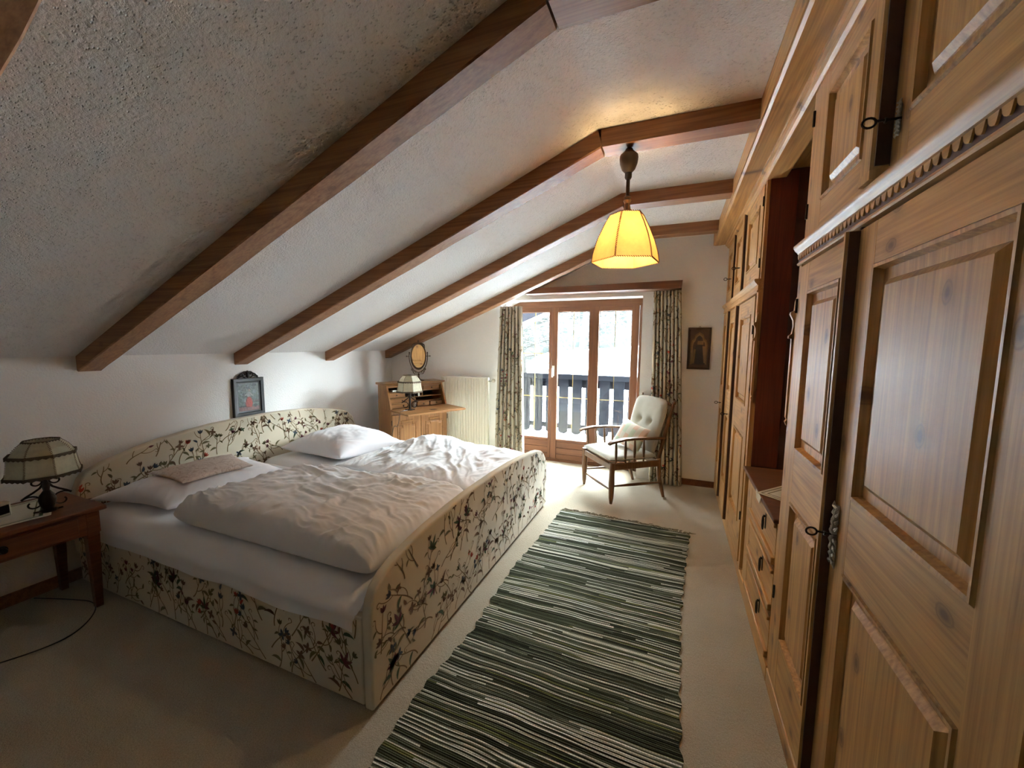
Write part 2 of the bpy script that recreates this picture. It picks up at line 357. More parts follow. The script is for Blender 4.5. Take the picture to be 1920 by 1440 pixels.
# ---------------------------------------------------------------- crewel embroidery: vines drawn on a cloth surface
class Crewel:
    def __init__(s, mb, S, inside, seed, lift=.0016, k=1.0):
        s.mb, s.S, s.inside, s.rnd, s.lift, s.k = mb, S, inside, random.Random(seed), lift, k; s.occ = []
    def put(s, pts, faces, key):
        if any(not s.inside(u, v) for u, v in pts): return False
        s.mb.add([s.S(u, v, s.lift) for u, v in pts], faces, key); return True
    def free(s, p, r):
        if any((p[0] - q[0]) ** 2 + (p[1] - q[1]) ** 2 < (r + q[2]) ** 2 for q in s.occ): return False
        s.occ.append((p[0], p[1], r)); return True
    def ribbon(s, pts, w, key):
        L = []
        for i, p in enumerate(pts):
            a, b = pts[max(0, i - 1)], pts[min(len(pts) - 1, i + 1)]; dx, dy = b[0] - a[0], b[1] - a[1]; l = math.hypot(dx, dy) or 1
            ww = w * (1 - .5 * i / len(pts)) / 2; L += [(p[0] - dy / l * ww, p[1] + dx / l * ww), (p[0] + dy / l * ww, p[1] - dx / l * ww)]
        for i in range(len(pts) - 1):
            q = L[2 * i:2 * i + 4]; s.put([q[0], q[1], q[3], q[2]], [(0, 1, 2, 3)], key)
    def leaf(s, p, ang, l, w, key, bend=.0):
        n = 5; A = []; B = []
        for i in range(n + 1):
            t = i / n; h = sin(pi * t ** .8) * w / 2; a = ang + bend * t
            x = p[0] + cos(a) * l * t; y = p[1] + sin(a) * l * t; A.append((x - sin(a) * h, y + cos(a) * h)); B.append((x + sin(a) * h, y - cos(a) * h))
        pts = A + B[::-1][1:-1]
        s.put(pts, [tuple(range(len(pts)))], key)
    def flower(s, p, ang, r, key, n=4):
        for i in range(n): s.leaf(p, ang + 2 * pi * i / n + .4, r, r * .55, key)
    def tulip(s, p, ang, l, key):
        for da in (-.55, 0, .55): s.leaf(p, ang + da, l, l * .42, key)
    def curl(s, p, ang, r, sgn, key):
        c = (p[0] - sin(ang) * r * sgn, p[1] + cos(ang) * r * sgn); a0 = ang - pi / 2 * sgn
        s.ribbon(arc(c, r, r * .25, a0, a0 + sgn * 4.6, 9), .0038 * s.k, key)
    def bigleaf(s, p, ang, key):
        for i in range(5):
            t = i / 5; q = (p[0] + cos(ang) * .07 * t * s.k, p[1] + sin(ang) * .07 * t * s.k)
            s.leaf(q, ang + (.7 - t * .5), (.05 - .02 * t) * s.k, .014 * s.k, key, .4); s.leaf(q, ang - (.7 - t * .5), (.045 - .02 * t) * s.k, .012 * s.k, key, -.4)
    def vine(s, p, ang, length):
        R, k = s.rnd, s.k; st = .013 * k; n = max(6, int(length / st)); pts = [p]; cv = R.uniform(-.75, .75); w = R.uniform(2, 3.6); side = R.choice((-1, 1)); a = ang
        if not s.inside(p[0], p[1] + .05) or not s.free(p, .011 * k): return
        hue = R.choice(['t_red', 't_brown', 't_wine', 't_blue', 't_brown', 't_leaf']); nxt = 2
        for i in range(n):
            a = ang + sin(i / n * w) * cv; p = (p[0] + cos(a) * st, p[1] + sin(a) * st); pts.append(p)
            if i >= nxt:
                nxt = i + R.choice((2, 3)); side = -side; b = a + side * R.uniform(.75, 1.15); t = R.random(); bl = R.uniform(.05, .10) * k * (1 - .3 * i / n)
                q = [(p[0] + cos(b - side * .65 * j / 6) * bl * j / 6, p[1] + sin(b - side * .65 * j / 6) * bl * j / 6) for j in range(7)]; e = q[-1]; ea = b - side * .65
                if t < .30 and not s.free((p[0] + cos(b) * .025 * k, p[1] + sin(b) * .025 * k), .012 * k): continue
                if t < .30: s.leaf(p, b, R.uniform(.038, .06) * k, .014 * k, R.choice(['t_leaf', 't_green', 't_brown', 't_leaf']), side * .8); continue
                if not s.free((e[0] + cos(ea) * .01 * k, e[1] + sin(ea) * .01 * k), .0115 * k): continue
                s.ribbon(q, .0038 * k, 't_stem')
                if t < .44: s.tulip(e, ea, .022 * k, hue)
                elif t < .50: s.flower(e, ea, .017 * k, R.choice(['t_green', 't_blue', 't_brown', 't_leaf']))
                elif t < .74: s.curl(e, ea, .011 * k, side, 't_stem')
                else: s.leaf(e, ea, .03 * k, .012 * k, R.choice(['t_brown', 't_leaf', 't_leaf', hue]), side * .4)
                if R.random() < .6: s.leaf(q[3], b + side * .8, .026 * k, .009 * k, 't_leaf', side * .5)
        s.ribbon(pts, .0052 * k, 't_stem')
        t = R.random()
        if t < .10:
            for da, l in ((0, .055), (.55, .042), (-.55, .042), (1.1, .03), (-1.1, .03)): s.leaf(p, a + da, l * k, .013 * k, R.choice(['t_green', 't_wine']), da * .3)
        elif t < .7: s.tulip(p, a, .026 * k, hue)
        else: s.flower(p, a, .022 * k, R.choice(['t_brown', 't_blue']))
    def fill(s, u0, u1, v0, v1, du=.17, dv=.22, lean=.5):
        R = s.rnd; nu = max(1, round((u1 - u0) / du)); nv = max(1, round((v1 - v0) / dv))
        for j in range(nv):
            for i in range(nu + (1 if j % 2 else 0)):
                u = u0 + (i + (0 if j % 2 else .5) + R.uniform(-.15, .15)) * (u1 - u0) / nu; v = v0 + (j + R.uniform(.0, .3)) * (v1 - v0) / nv
                s.vine((u, v), pi / 2 + R.uniform(-lean, lean), R.uniform(1.1, 1.6) * max(dv, .13))

def interp(tab, x):
    if x <= tab[0][0]: return tab[0][1]
    for (a, b), (c, d) in zip(tab, tab[1:]):
        if x <= c:
            t = (x - a) / (c - a); t2 = t; return b + (d - b) * t2
    return tab[-1][1]

# ================================================================ ROOM SHELL
def S(name, mb, smooth=0, **k):
    o = mb.build(name, smooth=smooth, **k); o['kind'] = 'structure'; return o

S('floor', MB().box(XL - .2, XR + .2, YN - .1, 4.92, -.12, 0, 'carpet'))
S('wall_left', MB().box(XL - .2, XL, YN - .1, YJ + .02, 0, ZK + .06, 'wall'))
S('wall_right', MB().box(XR, XR + .15, YN - .1, YB + .02, 0, ZC, 'wall'))
S('wall_near', MB().prism([(XL - .2, 0), (XR + .15, 0), (XR + .15, ZC + .1), (XK, ZC + .1), (XL - .2, ZK)], 1, YN - .15, YN, 'wall'))
# back wall: nearer stretch behind the bureau and radiator, then the wall with the door opening
DX0, DX1, DZ = -1.955, -.345, 2.03
wb = MB()
zt = lambda x: min(ZC, ZK + (x - XL) * SL) + .03
wb.add([(XL - .02, YJ - .005, 0), (XJ, 4.50, 0), (XJ, 4.95, 0), (XL - .02, 4.95, 0), (XL - .02, YJ - .005, zt(XL)), (XJ, 4.50, zt(XJ)), (XJ, 4.95, zt(XJ)), (XL - .02, 4.95, zt(XL))], [(3, 2, 1, 0), (4, 5, 6, 7), (0, 1, 5, 4), (1, 2, 6, 5), (2, 3, 7, 6), (3, 0, 4, 7)], 'wall')
wb.prism([(XJ, 0), (DX0, 0), (DX0, zt(DX0)), (XJ, zt(XJ))], 1, YB, 4.95, 'wall')
wb.prism([(DX0, DZ), (DX1, DZ), (DX1, zt(DX1)), (XK, zt(XK)), (-.8, zt(-.8)), (DX0, zt(DX0))], 1, YB, 4.95, 'wall')
wb.box(DX1, XR + .1, YB, 4.95, 0, ZC + .03, 'wall')
S('wall_back', wb)
cl = MB()
cl.prism([(XL - .2, ZK - .2 * SL), (XK, ZC), (XR + .15, ZC), (XR + .15, ZC + .15), (XK - .05, ZC + .15), (XL - .2, ZK - .2 * SL + .15)], 1, YN - .1, 4.95, 'ceil')
S('ceiling', cl)
S('baseboard_left', MB().box(XL, XL + .015, YN, YJ, 0, .07, 'beam'))
S('baseboard_back', MB().box(.12, XW + .02, YB - .014, YB, 0, .065, 'stand'))

# ---- beams: one object each, bent at the ridge
BD, BW = .085, .12
XF = .316   # fascia front
def beam(y, seed, name='ceiling_beam'):
    mb = MB(); rnd = random.Random(seed)
    zs = lambda x: ZK + (x - XL) * SL
    nrm = Vector((SL, 0, -1)).normalized()  # out of the ceiling, downwards
    # sloped part: follow the slope with a slightly waney lower edge
    N = 26; rings = []
    xk = XK + .012
    for i in range(N + 1):
        x = XL - .02 + (xk - XL + .02) * i / N
        w = (noise.noise(Vector((x * 3.1, seed * 7.3, 0))) * .006, noise.noise(Vector((x * 3.3, seed * 3.3, 5))) * .008)
        if i in (0, N): w = (0, 0)
        dv = BD * 1.08
        rings.append([(x, y, zs(x) + .02), (x, y, zs(x) - dv + .002), (x, y + .006, zs(x) - dv - .004), (x, y + BW - .008 + w[1], zs(x) - dv - .004 + w[0] * .3), (x, y + BW + w[1], zs(x) - dv + .008 + w[0]), (x, y + BW, zs(x) + .02)])
    V = [p for r in rings for p in r]; n = 6
    F = [(i * n + j, i * n + (j + 1) % n, (i + 1) * n + (j + 1) % n, (i + 1) * n + j) for i in range(N) for j in range(n)]
    F += [tuple(range(n))[::-1], tuple(N * n + j for j in range(n))]
    mb.add(V, F, 'beam')
    z = ZC
    mb.prism([(XK - .01, z + .02), (XK + .02, z - BD * 1.05), (XF + .03, z - BD * 1.05), (XF + .03, z + .02)], 1, y, y + BW, 'beam')
    return mb.build(name, smooth=30)
for i, (y, lb) in enumerate([(.332, 'brown ceiling beam nearest the camera, cut off at the picture corner'),
                             (1.24, 'long brown ceiling beam crossing above the near nightstand and bed foot'),
                             (2.19, 'brown ceiling beam that carries the parchment pendant lamp'),
                             (3.13, 'brown ceiling beam just behind the pendant lamp, before the last beam'),
                             (4.07, 'brown ceiling beam closest to the balcony door wall')]):
    tag(beam(y, i + 1), lb, 'beam', 'ceiling beams', 'thing')

# ---- balcony door (structure)
def balcony_door():
    r = root('door_1', (-1.15, 4.8, 0), None, None); r['kind'] = 'structure'
    for k in ('label', 'category'):
        if k in r: del r[k]
    Y = 4.80; zt_ = 2.005; mb = MB()
    mb.box(DX0, DX1 - .0, Y, Y + .07, zt_ - .055, DZ, 'door_h').box(DX1 - .045, DX1, Y, Y + .07, 0, zt_ - .055, 'door_v').box(DX0, DX0 + .05, Y, Y + .07, 0, zt_ - .055, 'door_v').box(DX0, DX1, Y + .01, Y + .08, 0, .03, 'door_h')
    mb.build('door_frame', r, True, bevel=.003)
    def leaf(x0, x1, panes, front, hnd=None):
        q = MB(); f = Y + front; b = f + .05; z0, z1 = .035, 1.955; pz0, pz1 = .295, 1.898
        xs = [x0] + [v for p in panes for v in p] + [x1]
        for i in range(0, len(xs), 2): q.box(xs[i], xs[i + 1], f, b, z0, z1, 'door_v')
        for a, c in panes:
            q.box(a, c, f + .001, b - .001, pz1, z1, 'door_h'); q.box(a, c, f + .001, b - .001, pz0 - .03, pz0, 'door_h')
        a, c = panes[0][0], panes[-1][1]
        for j, (u, v) in enumerate([(z0, .10), (.104, .18), (.184, .262)]): q.box(a, c, f + .006, b - .006, u, v, 'door_h')
        o = q.build('door_leaf', r, True, bevel=.003)
        for a, c in panes:
            g = MB().box(a - .005, c + .005, f + .022, f + .028, pz0 - .005, pz1 + .005, 'glass').build('glass_pane', o, True, smooth=0)
            m = (a + c) / 2; gr = MB()
            gr.box(m - .004, m + .004, f + .017, f + .021, pz0, pz1, 'brass')
            for z in (.832, 1.381): gr.box(a, c, f + .017, f + .021, z - .004, z + .004, 'brass')
            gr.build('glazing_bar', o, True)
            rb = MB().nest(lambda u, v, d: (u, f + d, v), a - .001, c + .001, pz0 - .001, pz1 + .001, [(0, .001), (.004, .020), (.008, .020)], 'door_v', close=False).build('glazing_bead', o, True)
        if hnd:
            h = MB().box(hnd - .015, hnd + .015, f - .009, f, 1.10, 1.23, 'plastic').tube([(hnd, f - .008, 1.20), (hnd, f - .045, 1.20), (hnd, f - .05, 1.18), (hnd, f - .05, 1.09)], .0085, 'plastic', 8)
            h.build('door_handle', o, True)
    leaf(-1.895, -1.437, [(-1.85, -1.471)], .012)
    leaf(-1.432, -.395, [(-1.355, -.965), (-.851, -.473)], 0, -1.405)
    return r
balcony_door()

# ================================================================ WARDROBES
def PX(x):  # places (a=y, b=z, d=depth) on a plane facing -X
    return lambda a, b, d: (x + d, a, b)
PANEL = [(0, 0), (.004, -.005), (.011, -.004), (.014, .008), (.017, .016), (.044, .017), (.046, .014), (.060, .003), (.064, .003)]
def wdoor(parent, y0, y1, z0, z1, py0, py1, pzs, x, key=None, esc=None, hinge=None, strip=None, nm='door'):
    mb = MB(); t = .024
    mb.box(x, x + t, y0, py0, z0, z1, 'pine_v').box(x, x + t, py1, y1, z0, z1, 'pine_v')
    zz = [z0] + [q for p in pzs for q in p] + [z1]
    for i in range(0, len(zz), 2): mb.box(x + .0005, x + t, py0, py1, zz[i], zz[i + 1], 'pine_h')
    for a, b in pzs:
        mb.nest(PX(x), py0, py1, a, b, PANEL, 'pine_v')
        mb.nest(PX(x), py0, py1, a, b, [(0, 0), (.004, -.005), (.012, -.004)], 'pine_v', close=False)
    o = mb.build(nm, parent, True, smooth=25)
    if strip:
        s0, s1, pr = strip; q = MB()
        q.prism([(x, s0), (x - pr * .55, s0), (x - pr, s0 + .006), (x - pr, s1 - .006), (x - pr * .55, s1), (x, s1)], 2, z0, z1, 'pine_v')
        q.box(x - pr * .8, x + .001, s0 - .003, s0 + .001, z0 + .002, z1 - .002, 'gapdark')  # shade put in as dark colour on the side facing the camera
        q.build('cover_strip', o, True)
    if key:
        ky, kz = key; q = MB()
        q.tube([(x, ky, kz), (x - .045, ky + .002, kz + .002)], .0032, 'iron', 8)
        q.tube([(x - .045 - .013 + .013 * cos(a), ky + .001, kz + .011 * sin(a)) for a in [2 * pi * i / 14 for i in range(15)]], .0028, 'iron', 6)
        q.lathe([(.0, 0), (.006, 0), (.006, .004), (0, .004)], (x - .03, ky, kz), 'iron', 10, axis=0)
        q.build('key', o, True)
    if esc:
        ey, ez, sc = esc; q = MB(); r = random.Random(3)
        for sg in (1, -1):
            q.tube([(x - .004, ey + .004 * sin(i * .9) * sc, ez + sg * sc * .011 * i) for i in range(8)], [.009 * sc, .012 * sc, .008 * sc, .011 * sc, .007 * sc, .009 * sc, .005 * sc, .001], 'silver', 8, flat=.5)
            for sd in (1, -1):
                for j in range(4):
                    z = ez + sg * sc * (.012 + .018 * j); q.tube([(x - .004, ey, z), (x - .007, ey + sd * .013 * sc, z + sg * .004), (x - .005, ey + sd * .017 * sc, z + sg * .014 * sc)], [.005 * sc, .0045 * sc, .001], 'silver', 6)
        q.build('escutcheon', o, True)
    if hinge:
        for hy, hz in hinge:
            MB().tube([(x - .004, hy, hz - .028), (x - .004, hy, hz + .028)], .0045, 'iron', 8).build('hinge', o, True)
    return o

def cornice(parent, y0, y1, x, z0, z1, teeth, capend):
    mb = MB(); h = z1 - z0
    pr = [(x + .03, z0), (x - .004, z0), (x - .008, z0 + .004), (x - .008, z0 + .009), (x - .003, z0 + .013), (x - .003, z0 + h * .52), (x - .008, z0 + h * .56), (x - .010, z0 + h * .62), (x - .018, z0 + h * .72), (x - .024, z0 + h * .86), (x - .024, z1 - .004), (x - .020, z1), (x + .03, z1)]
    mb.prism([(a, b) for a, b in pr], 1, y0, y1, 'pine_h')
    if teeth:
        n = int((y1 - y0) / .029)
        for i in range(n):
            y = y0 + .01 + i * .029; za, zb = z0 + .020, z0 + h * .50
            pts = [(y, zb), (y + .025, zb)] + [(y + .025 - .018 * (1 - cos(t)), zb - (zb - za) * sin(t)) for t in [.5, .9, 1.25, 1.57]] + [(y + .004, za + .004)]
            mb.prism(pts, 0, x - .0075, x - .002, 'pine_h')
        mb.box(x - .0036, x, y0 + .004, y1 - .004, z0 + .013, z0 + h * .52, 'gapdark')
    return mb.build('cornice', parent, True, smooth=30)

def ornament(parent, y, x, z0, z1, sgn):
    """slim turned half-column fixed beside the alcove"""
    mb = MB(); zb = z1 - .17
    pr = [(x, z0), (x - .006, z0 + .004), (x - .012, z0 + .02), (x - .006, z0 + .03), (x - .011, z0 + .04), (x - .011, zb), (x - .022, zb + .002), (x - .022, zb + .012), (x - .012, zb + .02), (x - .008, zb + .05), (x - .010, zb + .075), (x - .022, zb + .10), (x - .020, zb + .108), (x - .008, zb + .115), (x - .006, zb + .15), (x - .003, zb + .165), (x, z1)]
    mb.prism(pr, 1, y - .009, y + .009, 'pine_v'); return mb.build('carved_column', parent, True, smooth=40)

ZT, ZB_, ZM0, ZM1, ZU0, ZU1 = 2.47, .08, 1.82, 1.90, 1.905, 2.475
LP = [(.31, .895), (1.10, 1.705)]; UP = [(2.015, 2.375)]
DEP = XR - .02

def near_wardrobe():
    r = root('wardrobe', (.75, .6, 0), 'large pine wardrobe nearest the camera with dentil cornice and silver escutcheon', 'wardrobe')
    y0, y1 = -1.2, 1.94
    c = MB()
    c.box(XW + .026, DEP, y0, y1, ZB_, ZU1 + .03, 'gapdark')
    c.box(XW + .001, XW + .04, 1.908, y1, ZB_ - .0, ZM0, 'pine_v').box(XW + .010, XW + .04, 1.906, y1 - .002, ZM1, ZU1, 'pine_v')
    c.box(XW + .004, XW + .03, 1.375, 1.384, ZB_, ZM0, 'gapdark')
    c.box(XW + .02, XW + .04, .615, .69, ZB_, ZM0, 'pine_v')
    c.box(XW + .0255, DEP, y1 - .006, y1 - .0005 + .001, ZB_, ZU1 + .02, 'mahog')
    c.build('carcass', r, True)
    MB().box(XW - .004, DEP, y0, y1 + .0, 0, ZB_ - .004, 'pine_h').build('plinth', r, True, bevel=.004)
    wdoor(r, 1.388, 1.905, ZB_, ZM0 - .01, 1.475, 1.80, LP, XW, hinge=[(1.915, .45), (1.915, 1.66)], strip=(1.366, 1.388, .030))
    wdoor(r, .69, 1.366, ZB_, ZM0 - .01, .80, 1.268, LP, XW, key=(1.335, .972), esc=(1.335, .972, 1.15))
    wdoor(r, -.05, .61, ZB_, ZM0 - .01, .06, .50, LP, XW)
    wdoor(r, -.75, -.06, ZB_, ZM0 - .01, -.64, -.16, LP, XW)
    xu = XW + .008
    wdoor(r, 1.335, 1.904, ZU0, ZU1, 1.43, 1.765, UP, xu, hinge=[(1.912, 2.36), (1.912, 2.02)])
    q = MB().prism([(xu, 1.262), (xu - .018, 1.262), (xu - .033, 1.272), (xu - .033, 1.318), (xu - .018, 1.33), (xu, 1.33)], 2, ZU0 + .02, ZU1, 'pine_v')
    q.box(xu - .028, xu, 1.2585, 1.2625, ZU0 + .03, ZU1, 'gapdark')  # upper strip: shaded near side painted dark as well
    q.prism([(xu, 1.25), (xu - .036, 1.262), (xu - .036, 1.325), (xu, 1.335)], 2, ZU0, ZU0 + .022, 'pine_v')
    q.build('cover_strip', r, True)
    wdoor(r, .57, 1.255, ZU0, ZU1, .66, 1.183, UP, xu, key=(1.222, 2.02), esc=(1.222, 2.02, .5))
    wdoor(r, -.15, .54, ZU0, ZU1, -.06, .44, UP, xu)
    cornice(r, y0, y1, XW, ZM0, ZM1, True, True)
    ornament(r, 1.952, XW + .006, 1.165, 1.70, 1)
near_wardrobe()

def far_wardrobe():
    r = root('wardrobe', (.75, 3.7, 0), 'pine wardrobe between the dark alcove and the balcony door wall', 'wardrobe')
    y0, y1 = 2.79, YB - .004
    c = MB()
    c.box(XW + .026, DEP, y0, y1, ZB_, ZU1 + .03, 'gapdark')
    c.box(XW + .001, XW + .04, y0 + .002, y0 + .045, ZB_, ZM0, 'pine_v').box(XW + .009, XW + .04, y0 + .002, y0 + .03, ZM1, ZU1, 'pine_v')
    c.box(XW + .026, .605, y0 - .006, y0, .76, ZU1 + .02, 'mahog').box(.605, DEP, y0 - .001, y0, .76, ZU1 + .02, 'gapdark')
    c.build('carcass', r, True)
    MB().box(XW + .0, DEP, y0, y1, 0, ZB_ - .004, 'pine_h').build('plinth', r, True, bevel=.004)
    wdoor(r, 2.875, 3.53, ZB_, ZM0 - .01, 2.98, 3.42, LP, XW, hinge=[(2.862, .4), (2.862, 1.6)])
    wdoor(r, 3.60, 4.07, ZB_, ZM0 - .01, 3.69, 3.98, LP, XW, key=(3.645, .94), strip=(3.555, 3.60, .022))
    wdoor(r, 4.17, y1, ZB_, ZM0 - .01, 4.27, 4.46, LP, XW, key=(4.21, .96), strip=(4.10, 4.168, .02))
    xu = XW + .008
    wdoor(r, 2.86, 3.46, ZU0, ZU1, 2.96, 3.36, UP, xu, hinge=[(2.845, 2.36), (2.845, 2.0)])
    wdoor(r, 3.54, 4.02, ZU0, ZU1, 3.63, 3.93, UP, xu, key=(3.575, 2.1), strip=(3.475, 3.54, .02))
    wdoor(r, 4.10, y1, ZU0, ZU1, 4.20, 4.46, UP, xu, key=(4.13, 2.1), strip=(4.05, 4.10, .015))
    cornice(r, y0, y1, XW, ZM0, ZM1, False, True)
    ornament(r, y0 - .0125, XW + .006, 1.165, 1.70, -1)
far_wardrobe()

# drawer chest and lining of the alcove
def chest():
    r = root('drawer_chest', (.75, 2.365, 0), 'low pine drawer chest built into the alcove between the two wardrobes', 'chest of drawers')
    y0, y1 = 1.9465, 2.777
    MB().box(XW + .03, DEP, y0, y1, .08, .735, 'gapdark').box(XW + .005, XW + .04, 2.575, 2.70, .08, .735, 'pine_v').box(XW + .005, XW + .04, y0, 1.972, .08, .735, 'pine_v').build('body', r, True)
    MB().box(XW - .004, DEP, y0, y1, 0, .078, 'pine_h').build('plinth', r, True, bevel=.004)
    MB().box(XW - .018, DEP, y0, y1, .737, .757, 'door_h').build('chest_top', r, True, bevel=.006)
    for z0, z1 in [(.535, .722), (.315, .51), (.09, .29)]:
        d = MB().box(XW + .004, XW + .034, 1.978, 2.565, z0, z1, 'pine_h')
        d.box(XW - .010, XW + .006, 1.978, 2.565, z0, z0 + .035, 'pine_h').box(XW - .008, XW + .006, 1.978, 2.565, z1 - .018, z1, 'pine_h')
        o = d.build('drawer', r, True, bevel=.004)
        zc = (z0 + z1) / 2 + .015; yc = 2.19; x = XW + .004
        q = MB().box(x - .003, x, yc - .007, yc + .007, zc - .03, zc + .045, 'iron')
        q.lathe([(.007, 0), (.005, .008), (.0, .010)], (x - .012, yc, zc + .03), 'iron', 8, axis=0)
        q.tube([(x - .012, yc - .012 * sin(a) * (1 if a < pi else 1), zc - .005 + .032 * cos(a)) for a in [2 * pi * i / 16 for i in range(17)]], .0035, 'iron', 6)
        q.build('drawer_pull', o, True)
chest()
S('trim_1', MB().box(1.0, XR, 1.941, 2.789, .76, ZU1 + .03, 'mahog').box(.50, XR, 1.941, 2.789, ZU1 + .031, ZU1 + .05, 'pine_h'))
tag(MB().box(.625, .995, 1.945, 2.782, 1.36, 1.38, 'mahog').build('alcove_shelf', bevel=.002), 'dark red-brown shelf set deep in the alcove above the drawer chest', 'shelf')
def doily():
    mb = MB(); zt = .7585
    P = lambda x, y, dz=0: (x, y, zt + dz)
    tri = [(.415, 2.27), (.72, 2.62), (.95, 2.25), (.70, 2.02)]
    c = (sum(p[0] for p in tri) / 4, sum(p[1] for p in tri) / 4)
    def ring(t): return [((p[0] - c[0]) * t + c[0], (p[1] - c[1]) * t + c[1]) for p in tri]
    rs = [1, .94, .90, .84, .80, .0]; ks = ['plaid_w', 'fringe', 'plaid_w', 'fringe', 'plaid_w']
    for i in range(5):
        a, b = ring(rs[i]), ring(max(rs[i + 1], .001))
        for j in range(4):
            q = [a[j], a[(j + 1) % 4], b[(j + 1) % 4], b[j]]
            mb.hexa([(*p, zt) for p in q] + [(*p, zt + .0025) for p in q], ks[i])
    # corner hanging over the front edge
    mb.hexa([(.4235, 2.23, .72), (.4235, 2.31, .72), (.4235, 2.33, .7605), (.4235, 2.20, .7605), (.4255, 2.23, .72), (.4255, 2.31, .72), (.4255, 2.33, .7605), (.4255, 2.20, .7605)], 'plaid_w')
    tag(mb.build('doily', smooth=0), 'cream cloth with striped border and pointed corner on the drawer chest', 'doily')
doily()
# fascia box along the ceiling above the wardrobes
def fascia():
    mb = MB()
    pr = [(XF, 2.60), (XF, 2.503), (XF + .012, 2.496), (XW - .028, 2.503), (XW - .026, 2.488), (XW - .014, 2.484), (XW - .008, 2.470), (XW + .004, 2.462), (XW + .10, 2.462), (XW + .10, 2.60)]
    mb.prism(pr, 1, YN, YB - .002, 'pine_h')
    mb.box(XF - .006, XF, YN, YB - .002, 2.503, ZC - .002, 'pine_h')
    o = mb.build('trim_2', smooth=20); o['kind'] = 'structure'
fascia()

# ================================================================ PENDANT LAMP
def pendant():
    cx, cy = -.27, 2.25
    r = root('pendant_lamp', (cx, cy, 0), 'pendant lamp with lit laced parchment shade hanging from the second visible beam', 'lamp')
    zb = 2.522
    MB().lathe([(.0, .0), (.018, -.002), (.022, -.012), (.046, -.035), (.048, -.05), (.045, -.075), (.034, -.105), (.022, -.118), (.018, -.122), (.018, -.145), (.013, -.155), (0, -.157)], (0, 0, zb), 'bronzed', 20).build('ceiling_cap', r)
    m = MB().tube([(0, 0, 2.37), (0, 0, 2.24)], .0095, 'bronzed', 10)
    m.lathe([(.012, 0), (.020, -.008), (.014, -.016), (.021, -.024), (.015, -.034), (.012, -.04)], (0, 0, 2.283), 'bronzed', 14)
    for i in range(6):
        a = 2 * pi * i / 6 + radians(21); m.tube([(.008 * cos(a), .008 * sin(a), 2.25), (.016 * cos(a), .016 * sin(a), 2.20), (.03 * cos(a), .03 * sin(a), 2.178)], .005, 'bronzed', 6)
    m.build('stem', r)
    prof = [(.088, 2.185), (.118, 2.13), (.150, 2.06), (.172, 1.99), (.180, 1.94)]
    hexp = lambda rr, z, k: (rr * cos(radians(21 + 60 * k)), rr * sin(radians(21 + 60 * k)), z)
    s = MB(); st = MB()
    def pr(t):
        x = t * (len(prof) - 1); i = min(int(x), len(prof) - 2); f = x - i; return (prof[i][0] * (1 - f) + prof[i + 1][0] * f, prof[i][1] * (1 - f) + prof[i + 1][1] * f)
    for k in range(6):
        s.grid(lambda u, v: tuple(Vector(hexp(*pr(v), k)).lerp(Vector(hexp(*pr(v), k + 1)), u)), 4, 10, 'parch')
        # whip stitching down each seam and round both rims
        n = 30
        for i in range(n):
            a, b = pr(i / n), pr((i + .75) / n); p = Vector(hexp(a[0] + .002, a[1], k)); q = Vector(hexp(b[0] + .002, b[1], k)); tg = Vector((-sin(radians(21 + 60 * k)), cos(radians(21 + 60 * k)), 0)) * .004
            st.tube([p - tg, (p + q) / 2, q + tg], .0022, 't_brown', 4)
        for rr, z, n in ((prof[0][0], prof[0][1], 8), (prof[-1][0], prof[-1][1], 16)):
            A, B = Vector(hexp(rr + .001, z, k)), Vector(hexp(rr + .001, z, k + 1))
            for i in range(n):
                p = A.lerp(B, i / n); q = A.lerp(B, (i + .7) / n); st.tube([p + Vector((0, 0, .004)), q - Vector((0, 0, .003))], .0021, 't_brown', 4)
    o = s.build('lamp_shade', r, smooth=20); st.build('lacing', o, smooth=0)
    w = MB()
    for k in range(6): w.tube([hexp(.005, 2.178, k), hexp(.086, 2.184, k)], .0012, 'iron', 5)
    w.lathe([(.016, 0), (.018, -.03), (.014, -.055), (0, -.056)], (0, 0, 2.178), 'iron', 12)
    w.build('lamp_holder', r)
    MB().lathe([(.0, .0), (.014, -.006), (.016, -.022), (.028, -.05), (.030, -.066), (.024, -.084), (.012, -.094), (0, -.096)], (0, 0, 2.122), 'bulb', 16).build('bulb', r)
    point('pendant_bulb_light', (cx, cy, 2.06), 15, (1, .68, .32), .036)
M['bronzed'] = plain('brown_metal', (.07, .045, .028), .5, .3)
pendant()

